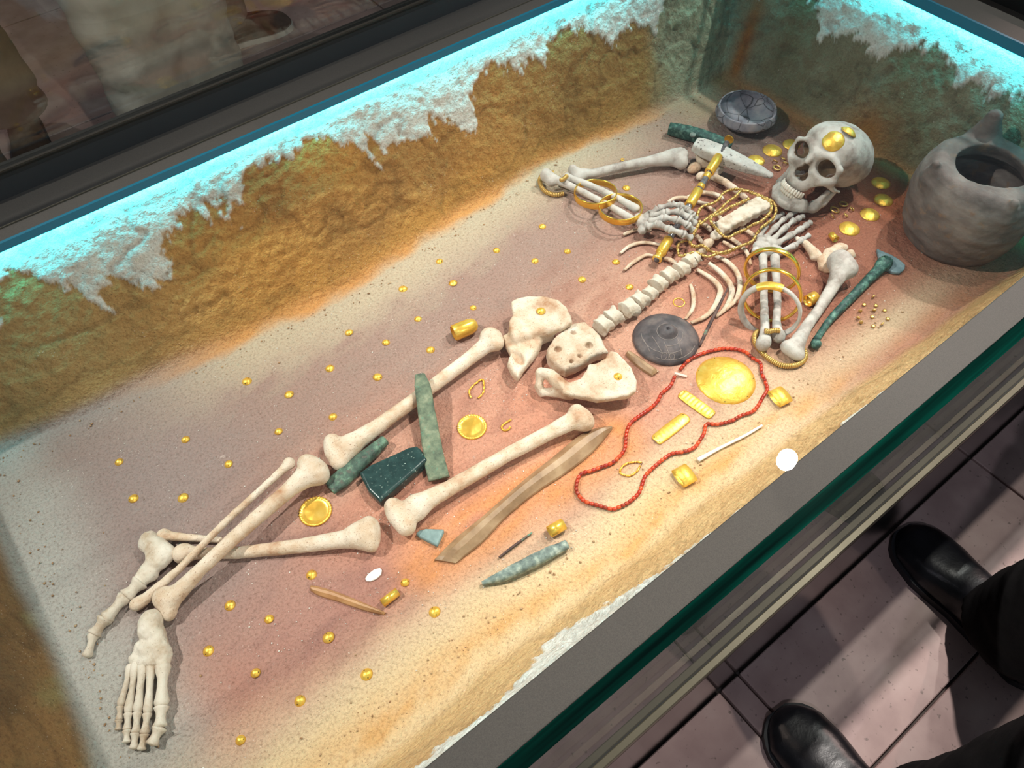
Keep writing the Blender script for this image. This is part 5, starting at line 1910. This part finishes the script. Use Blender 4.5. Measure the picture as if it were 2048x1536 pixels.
slab('stone_chisel', tri, .0050, .0052, .004, 'stone_teal', 'small polished grey-green stone chisel at the knee of the near thigh bone', 'chisel')


# flint blades: long three-ridged flakes
def flint(name, pts_a, pts_b, hgt, mat, label, ridge=(.34, .62)):
    """pts_a and pts_b are the two long edges (pixels), same count"""
    A, B = spline([W(a, b, .0040) for a, b in pts_a], 40), spline([W(a, b, .0040) for a, b in pts_b], 40)
    V, F = [], []
    prof = [(0, 0), (.04, .25), (ridge[0], 1.0), (ridge[1], .92), (.96, .25), (1, 0)]
    m_ = len(prof)
    for k_ in range(40):
        e = min(1, min(k_, 39 - k_) / 3 + .15)
        for u, h_ in prof:
            p = A[k_] * (1 - u) + B[k_] * u
            V.append(p + np.array([0, 0, hgt * h_ * e]))
        for u in (1, 0):
            V.append(A[k_] * (1 - u) + B[k_] * u - np.array([0, 0, .0045]))
    m2 = m_ + 2
    for k_ in range(39):
        for j in range(m2):
            j2 = (j + 1) % m2
            F.append((k_ * m2 + j, (k_ + 1) * m2 + j, (k_ + 1) * m2 + j2, k_ * m2 + j2))
    F.append(tuple(range(m2)))
    F.append(tuple(range(39 * m2 + m2 - 1, 39 * m2 - 1, -1)))
    V = np.array(V)
    V += .0006 * np.stack([fbm(V * 50, 4, 2), fbm(V * 50, 5, 2), 0 * V[:, 0]], 1)
    o = put(name, (V, F), M[mat], smooth=False)
    return tag(o, label, 'flint blade')


C3b = (750, 800, 3.724)
fa_ = px_list(C3b, [(1765, 192), (1560, 240), (1330, 420), (1080, 620), (820, 850), (600, 1030), (440, 1190)])
fb_ = px_list(C3b, [(1768, 215), (1640, 370), (1430, 540), (1200, 690), (960, 890), (800, 1060), (600, 1215)])
flint('flint_blade', fa_, fb_, .011, 'flint', 'very long pale brown flint blade beside the near thigh bone')
C6b = (580, 1020, 3.413)
flint('flint_blade', px_list(C6b, [(135, 530), (160, 515), (320, 560), (520, 640), (655, 700)]), px_list(C6b, [(140, 548), (200, 585), (330, 625), (520, 690), (640, 714)]), .006, 'flint_orange',
      'slim orange-brown flint blade among the studs near the feet')
flint('flint_blade', px_list(C5, [(520, 1310), (560, 1290), (680, 1370), (860, 1495)]), px_list(C5, [(530, 1335), (600, 1410), (720, 1500), (790, 1545)]), .008, 'flint',
      'short flint blade between the near hip bone and the clay lid')
slab('white_shell', poly_px(C6b, [(512, 470), (530, 440), (575, 405), (615, 395), (628, 410), (622, 440), (590, 470), (550, 487), (522, 486)], .003), .0022, .0026, .0022, 'shell', 'small white oval shell near the orange flint blade', 'shell', vox=.0009)

# copper awls and spikes
bar('copper_awl', [W(998, 1115, .004), W(1025, 1094, .004), W(1064, 1065, .004)], [.0035, .0042, .0040, .0025], [.0035, .004, .004, .0025], 'copper_brown', 'thin brown copper awl beside the long flint blade', 'awl', n=8)
bar('copper_spike', [W(964, 1168, .006), W(1010, 1150, .0095), W(1075, 1118, .0105), W(1134, 1089, .0085)], [.007, .013, .020, .022, .020, .016], [.008, .015, .019, .019, .017, .012], 'copper_blue',
    'stout blue-green copper spike lying on the near sandy edge', 'spike', rough=.0016, power=.8)
bar('copper_awl', [W(1399, 692, .004), W(1420, 648, .006), W(1440, 608, .013), W(1456, 576, .020)], [.0055, .0068, .0066, .0055, .0030], [.0055, .0066, .0066, .0055, .003], 'copper_brown', 'green-flecked copper awl leaning on the ribs', 'awl', n=8)
bar('bone_pin', [W(1396, 920, .0045), W(1440, 896, .0045), W(1490, 871, .0045), W(1524, 851, .004)], [.0085, .0058, .0052, .0050, .0042], [.0085, .0058, .0052, .005, .0042], 'shell', 'straight white bone pin on the sand by the strip loop', 'pin', n=10, power=1)

# long copper rod with a stone blade under its head
rod = root('copper_rod', W(1700, 610, 0), 'long green copper rod lying beside the near upper arm bone', 'rod')
bar('shaft', [W(1632, 680, .010), W(1660, 640, .010), W(1700, 598, .010), W(1740, 556, .011), W(1762, 535, .012)], [.013, .015, .018, .021, .024], [.013, .016, .018, .020, .022], 'copper_teal', None, None, n=14, power=1, rough=.0012, parent=rod)
put('knob', nets(lambda P: s_ell(P, W(1632, 688, .010), (.0105, .0105, .010)), *bounds([W(1632, 688, .010)], .016), .0011, rough=.001), M['copper_teal'], rod)
hd_, hx_ = W(1768, 527, .014), dirpx((1740, 556), (1768, 527), .012)
def head_fn(P):
    d = s_ell(P, hd_, (.024, .016, .014), frame(np.array([0, 0, 1.0]), hx_))
    return smax(d, -s_ell(P, hd_ + hx_ * .012 + np.array([0, 0, .008]), (.011, .009, .012)), .003)
put('socket_head', nets(head_fn, *bounds([hd_], .034), .0012, rough=.001), M['copper_teal'], rod)
C6 = (1450, 450, 5.12)
slab('slate_blade', poly_px(C6, [(1552, 245), (1600, 270), (1700, 310), (1785, 360), (1845, 415), (1840, 455), (1790, 496), (1720, 490), (1650, 460), (1600, 400), (1570, 330)], .006), .0045, .0045, .003, 'stone_slate',
     'flat blue-grey stone blade under the head of the copper rod', 'blade')

# copper hammer axe by the bowl
hm = bar('hammer_axe', [W(1338, 257, .018), W(1385, 268, .018), W(1425, 281, .017), W(1462, 293, .015)], [.022, .030, .031, .030, .022], [.026, .030, .030, .026, .016], 'copper_teal', 'dark green copper hammer axe lying beside the grey bowl', 'axe', power=.45, rough=.001)
v, f = lathe([(0, .0006), (.0062, .0004), (.0074, -.001), (.0074, -.004)], 16)
f = [tuple(reversed(q)) for q in f]
put('shaft_hole', xf((v, f), None, W(1386, 268, .0335)), M['copper_blue'], hm)

# sceptre: stone axe head on a rod sheathed in gold tubes, held by the far hand
sc_a, sc_b = W(1313, 520, .020), W(1458, 279, .056)
sceptre = root('sceptre', np.array([*(sc_a[:2] + sc_b[:2]) / 2, 0]), 'sceptre with pale stone axe head and gold-tubed handle in the far hand', 'sceptre')
sx = (sc_b - sc_a)
sL = np.linalg.norm(sx)
sx /= sL
sM = frame(sx, (0, 0, 1))
def sc_part(name, t0, t1, r_, mat, ridges=False):
    a, b = t0 * sL, t1 * sL
    prof = [(0, a), (r_ * .92, a), (r_, a + .0008), (r_, b - .0008), (r_ * .92, b), (0, b)]
    if ridges:
        prof = [(0, a), (r_ * .8, a), (r_ * 1.1, a + .002), (r_ * 1.1, a + .005), (r_ * .8, a + .007), (r_ * .8, b - .004), (r_ * 1.12, b - .002), (r_ * .9, b), (0, b)]
    v, f = lathe(prof, 24)
    return put(name, xf((v, f), sM, sc_a), M[mat], sceptre)
def sc_t(px, py):
    return float(np.clip(((W(px, py, .035) - sc_a) @ sx) / sL, 0, 1))
sc_part('rod', .02, .97, .0070, 'wood_dark')
for (p0, p1) in (((1327, 500), (1343, 474)), ((1380, 412), (1395, 384)), ((1416, 352), (1433, 323)), ((1452, 290), (1460, 276))):
    sc_part('gold_sleeve', sc_t(*p0), sc_t(*p1) if p1 != (1460, 276) else 1.0, .0112, 'gold_smooth')
for (p0, p1) in (((1398, 380), (1401, 374)), ((1410, 362), (1414, 355))):
    sc_part('gold_collar', sc_t(*p0), sc_t(*p1), .0088, 'gold_smooth')
sc_part('end_knob', 0.0, .055, .0098, 'gold_smooth', ridges=True)
sc_part('end_disc', -.004, .001, .0068, 'wood_dark')
# axe head
ha, hb = W(1388, 288, .052), W(1546, 353, .030)
hxd = (hb - ha) / np.linalg.norm(hb - ha)
hM = frame(np.array([0, 0, 1.0]) - hxd * hxd[2], hxd)
hL = np.linalg.norm(hb - ha)
hole_c = W(1438, 311, .048)
def axe_fn(P):
    q = (P - ha) @ hM
    t = np.clip(q[:, 0] / hL, 0, 1)
    w_ = np.interp(t, [0, .12, .35, .7, 1.0], [.0170, .0215, .0225, .0170, .0080])
    dz = np.abs(q[:, 2]) - w_ * .62
    dy = np.abs(q[:, 1]) - w_
    dx = np.maximum(-q[:, 0], q[:, 0] - hL)
    d = np.stack([dx + .006, dy + .006, dz + .006], 1)
    d = np.linalg.norm(np.maximum(d, 0), axis=1) + np.minimum(d.max(1), 0) - .006
    hq = P - hole_c
    tt = hq @ sx
    hr = np.linalg.norm(hq - tt[:, None] * sx, axis=1) - .0085
    return smax(d, -hr, .0015)
put('stone_head', nets(axe_fn, *bounds([ha, hb], .034), .0013, rough=.001, rough_scale=120), M['stone_pale'], sceptre)

# ---- clay
def turned(name, prof, n, loc, mat, label, cat, deform=None):
    v, f = lathe(prof, n)
    if deform is not None:
        v = deform(v)
    o = link(name, make_mesh(name, v, f, M[mat]), loc)
    return tag(o, label, cat)


bprof = [(0, .001), (.036, .0), (.046, .002), (.060, .012), (.0735, .0245), (.0752, .0275), (.0745, .0305), (.0705, .0440), (.0690, .0465), (.0668, .0465), (.0662, .0440), (.0695, .0300), (.0690, .0265), (.060, .0170), (.050, .0095), (.030, .007), (.0, .0065)]
turned('clay_bowl', bprof, 64, W(1487, 246, 0) + np.array([0, 0, .0005]), 'bowl', 'shallow grey clay bowl with mended cracks near the head wall', 'bowl', lambda v: v + .0006 * np.stack([vnoise(v * 60, 1), vnoise(v * 60, 2), 0 * v[:, 0]], 1))

lid = root('pottery_lid', W(1331, 680, 0), 'dark clay lid with a pierced knob and incised lines beside the spine', 'lid')
lprof = [(0.0062, .0362), (.0025, .0345), (.0022, .030), (0, .030)]
lp = [(.0, .031), (.0024, .0315), (.0028, .0352), (.0048, .0368), (.012, .0345), (.0175, .0300), (.0200, .0262), (.0225, .0255), (.034, .0235), (.050, .0170), (.0610, .0085), (.0655, .0035), (.0645, .0005), (.060, -.001)]
v, f = lathe(lp, 64)
f = [tuple(reversed(q)) for q in f]
v = v + .0005 * np.stack([vnoise(v * 80, 1), vnoise(v * 80, 2), vnoise(v * 80, 3)], 1)
put('lid_body', xf((v, f), None, W(1331, 680, 0)), M['clay_lid'], lid)
lid_r = [q[0] for q in lp[3:]]
lid_z = [q[1] for q in lp[3:]]
def on_lid(x, y):
    r_ = math.hypot(x, y)
    return np.array([x, y, np.interp(r_, lid_r, lid_z)]) + W(1331, 680, 0)
t = np.linspace(0, 2 * math.pi, 60, endpoint=False)
def line(pts, w_=.0006):
    put('incised_line', tube(np.array([on_lid(*q) for q in pts]), w_, 6), M['clay_line'], lid)
line([(.0205 * math.cos(a), .0205 * math.sin(a)) for a in np.linspace(0, 6.283, 60)])
for a0, a1, r0, r1 in ((2.4, 4.6, .050, .046), (3.9, 5.6, .034, .030), (3.6, 5.2, .058, .058)):
    line([((r0 + (r1 - r0) * s_) * math.cos(a0 + (a1 - a0) * s_), (r0 + (r1 - r0) * s_) * math.sin(a0 + (a1 - a0) * s_)) for s_ in np.linspace(0, 1, 24)])
for (xa, ya), (xb, yb) in (((-.030, .012), (-.040, -.030)), ((-.022, -.012), (-.034, -.046)), ((.004, -.024), (-.012, -.054)), ((-.044, .020), (-.054, -.010))):
    line([(xa + (xb - xa) * s_, ya + (yb - ya) * s_) for s_ in np.linspace(0, 1, 12)])
for cx_, cy_ in ((-.040, -.034), (-.030, -.044)):
    line([(cx_ + .006 * math.cos(a), cy_ + .005 * math.sin(a)) for a in np.linspace(0, 6.283, 20)])

# big four-horned pot
POT = np.array([1.502, .402, 0.0])
pot = root('clay_pot', POT, 'big grey-brown clay pot with four horn lugs on its rim', 'pot')
def pot_fn(P):
    q = P - POT
    ang = np.arctan2(q[:, 1], q[:, 0])
    r_ = np.hypot(q[:, 0], q[:, 1])
    z = q[:, 2]
    zs = [0, .012, .05, .10, .135, .160, .178, .190, .20]
    ro = np.interp(z, zs, [.091, .101, .116, .124, .124, .119, .110, .098, .088])
    ro = ro + .002 * np.sin(ang * 3 + z * 20) + .0006 * np.sin(z * 190 + 1.2 * np.sin(ang * 2)) * sstep(.13, .10, z)
    slope = 1.12
    d = (r_ - ro) / slope
    d = smax(d, -z - .001, .006)
    d = smax(d, z - .188 - .004 * np.sin(ang * 2), .016)
    # horns
    for a, big_ in ((2.45, 1.15), (-.85, 1.0), (4.05, 1.05), (.70, 2.35)):
        b0 = np.array([.104 * math.cos(a), .104 * math.sin(a), .160])
        b1 = np.array([(.112 if big_ < 1.4 else .106) * math.cos(a), (.112 if big_ < 1.4 else .106) * math.sin(a), .178 + .024 * (big_ - .55) + .006 * (big_ > 1.5)])
        if big_ > 1.5:
            tg = np.array([-math.sin(a), math.cos(a), 0])
            for s_ in (-.024, .024):
                d = smin(d, s_cone(q, b0 + tg * s_ + np.array([0, 0, .012]), .016, b1, .0105), .008)
        d = smin(d, s_cone(q, b0, .024 + .010 * (big_ > 1.5), b1, .0085 + .003 * (big_ > 1.5)), .014)
    ringd = np.hypot(r_ - .094, z - .176) - .011
    d = smin(d, ringd, .012)
    hole = np.maximum(np.hypot(q[:, 0] * 1.0, q[:, 1]) - np.interp(z, [.0, .014, .05, .12, .16, .19], [.070, .080, .100, .112, .074, .066]), .014 - z)
    return smax(d, -hole, .005)
put('pot_body', nets(pot_fn, POT + np.array([-.155, -.155, -.004]), POT + np.array([.155, .155, .25]), .0026, rough=.0022, rough_scale=45), M['clay_pot'], pot)

# ------------------------------------------------------------------ visitors around the showcase
def shoe_geo(L_, w_, h_, vox=.004):
    """loafer pointing +y, heel at y=0, sole at z=0; upper only"""
    def fn(P):
        x, y, z = P[:, 0], P[:, 1], P[:, 2]
        t = np.clip(y / L_, 0, 1)
        hw = np.interp(t, [0, .06, .25, .5, .72, .88, 1.0], [.026, .032, .034, .038, .048, .044, .020]) * w_ / .096
        top = np.interp(t, [0, .10, .30, .45, .62, .80, .94, 1.0], [.075, .085, .088, .082, .062, .048, .036, .022]) * h_ / .088
        a = np.stack([x / hw, (y - L_ / 2) / (L_ / 2), (z - .012) / np.maximum(top - .012, .01)], 1)
        k0 = (np.abs(a[:, 0]) ** 2.6 + np.clip(a[:, 2], 0, 9) ** 2.6) ** (1 / 2.6)
        d = (k0 - 1) * np.minimum(hw, .045)
        d = smax(d, np.maximum(-y, y - L_), .022)
        d = smax(d, .010 - z, .004)
        return d
    return nets(fn, (-.08, -.02, .0), (.08, L_ + .02, .12), vox, rough=.0012, rough_scale=30)


def sole_geo(L_, w_, h_=.014, extra=.004):
    n = 40
    V, F = [], []
    out = []
    for k_ in range(n):
        s_ = k_ / n
        half = 1 if s_ < .5 else -1
        t = (s_ * 2) if s_ < .5 else (2 - s_ * 2)
        y = L_ * (.5 - .5 * math.cos(math.pi * t))
        hw = np.interp(y / L_, [0, .03, .10, .25, .5, .72, .88, .96, 1.0], [.010, .022, .033, .034, .037, .048, .044, .030, .010]) * w_ / .096 + extra
        out.append((half * hw, y))
    for z in (0, h_):
        for x, y in out:
            V.append((x, y, z))
    for k_ in range(n):
        k2 = (k_ + 1) % n
        F.append((k_, n + k_, n + k2, k2))
    F.append(tuple(range(n)))
    F.append(tuple(range(2 * n - 1, n - 1, -1)))
    return np.array(V), F


def rotz(a):
    c_, s_ = math.cos(a), math.sin(a)
    return np.array([[c_, -s_, 0], [s_, c_, 0], [0, 0, 1.0]])


def leg_fn(P, ankle, knee, hip, ra, rk, rh, wob=0.0, seed=0):
    d = s_path(P, [ankle, knee, hip], [ra, rk, rh])
    if wob:
        d = d + wob * fbm(P * np.array([9, 9, 26]), seed, 3)
    return d


def visitor(label, feet, hipc, mats, shoe_dim, ra=.075, rk=.088, rh=.105, vox=.008, sole_mat='sole', wob=.008, hem=.075, waist=.98, seed=2):
    """lower body: trousers as one continuous surface, shoes as parts"""
    c_ = np.mean([f_[0] for f_ in feet], axis=0)
    rt = root('person', (c_[0], c_[1], 0), label, 'person')
    L_, w_, h_ = shoe_dim
    ank = []
    for heel, yaw in feet:
        R_ = rotz(yaw)
        sh_ = put('shoe', xf(shoe_geo(L_, w_, h_), R_, (heel[0], heel[1], 0)), M[mats[1]], rt)
        put('sole', xf(sole_geo(L_, w_), R_, (heel[0], heel[1], 0)), M[sole_mat], sh_, smooth=False)
        fwd_ = R_ @ np.array([0, 1.0, 0])
        ank.append(np.array([heel[0], heel[1], 0]) + fwd_ * L_ * .27)
    lo = np.minimum.reduce([*ank, hipc]) - .22
    hi = np.maximum.reduce([*ank, hipc]) + .22
    lo[2], hi[2] = 0.02, waist + .02
    side = ank[1] - ank[0]
    def fn(P):
        ds = []
        for i_, a in enumerate(ank):
            hp = np.array([hipc[0], hipc[1], .90]) + side / max(np.linalg.norm(side), 1e-6) * (.09 if i_ else -.09)
            kn = (a + hp) / 2 + np.array([0, .03 * np.sign(a[1] - hipc[1] + 1e-6), 0])
            kn[2] = .50
            ds.append(leg_fn(P, np.array([a[0], a[1], hem]), kn, hp, ra, rk, rh, wob, seed + i_))
        d = smin(ds[0], ds[1], .05)
        d = smin(d, s_ell(P, np.array([hipc[0], hipc[1], .96]), (.17, .14, .12)), .06)
        d = np.maximum(d, hem - P[:, 2])
        return np.maximum(d, P[:, 2] - waist)
    put('trousers', nets(fn, lo, hi, vox), M[mats[0]], rt)
    return rt


# visitor standing at the near side of the case, toes against the rail
t1, t2 = W(1806, 1052, .02), W(1552, 1418, .02)
L_ = .285
y1, y2 = -.16, -.05
def heel_of(t_, yaw):
    d_ = rotz(yaw) @ np.array([0, 1.0, 0])
    return t_[:2] - d_[:2] * L_
visitor('person in black trousers and black leather loafers standing at the near rail', [(heel_of(t1, y1), y1), (heel_of(t2, y2), y2)], np.array([.70, -.36, .96]), ('trouser_black', 'leather'), (L_, .102, .086), ra=.078, rk=.085, vox=.007, wob=.012, hem=.05)
# people across the case
visitor('person in pale cotton trousers standing just across the case', [((.27, 1.72), 3.3), ((.43, 1.76), 2.95)], np.array([.36, 1.80, .96]), ('trouser_pale', 'shoe_brown'), (.28, .1, .085), ra=.080, rk=.088, rh=.100, vox=.009, wob=.012, sole_mat='sole_white', seed=5)
visitor('person in taupe trousers and brown shoes standing farther along the opposite rail', [((-.14, 1.86), 3.4), ((.04, 2.12), 3.0)], np.array([-.08, 2.08, .96]), ('trouser_taupe', 'shoe_brown'), (.27, .1, .085), ra=.082, rk=.095, vox=.009, wob=.010, seed=9)
visitor('person with brown white-soled sneakers walking past behind the case', [((.52, 2.12), -1.65), ((.80, 2.50), -1.5)], np.array([.62, 2.36, .96]), ('trouser_taupe', 'shoe_brown'), (.28, .1, .085), ra=.085, rk=.095, vox=.009, wob=.010, sole_mat='sole_white', seed=14)
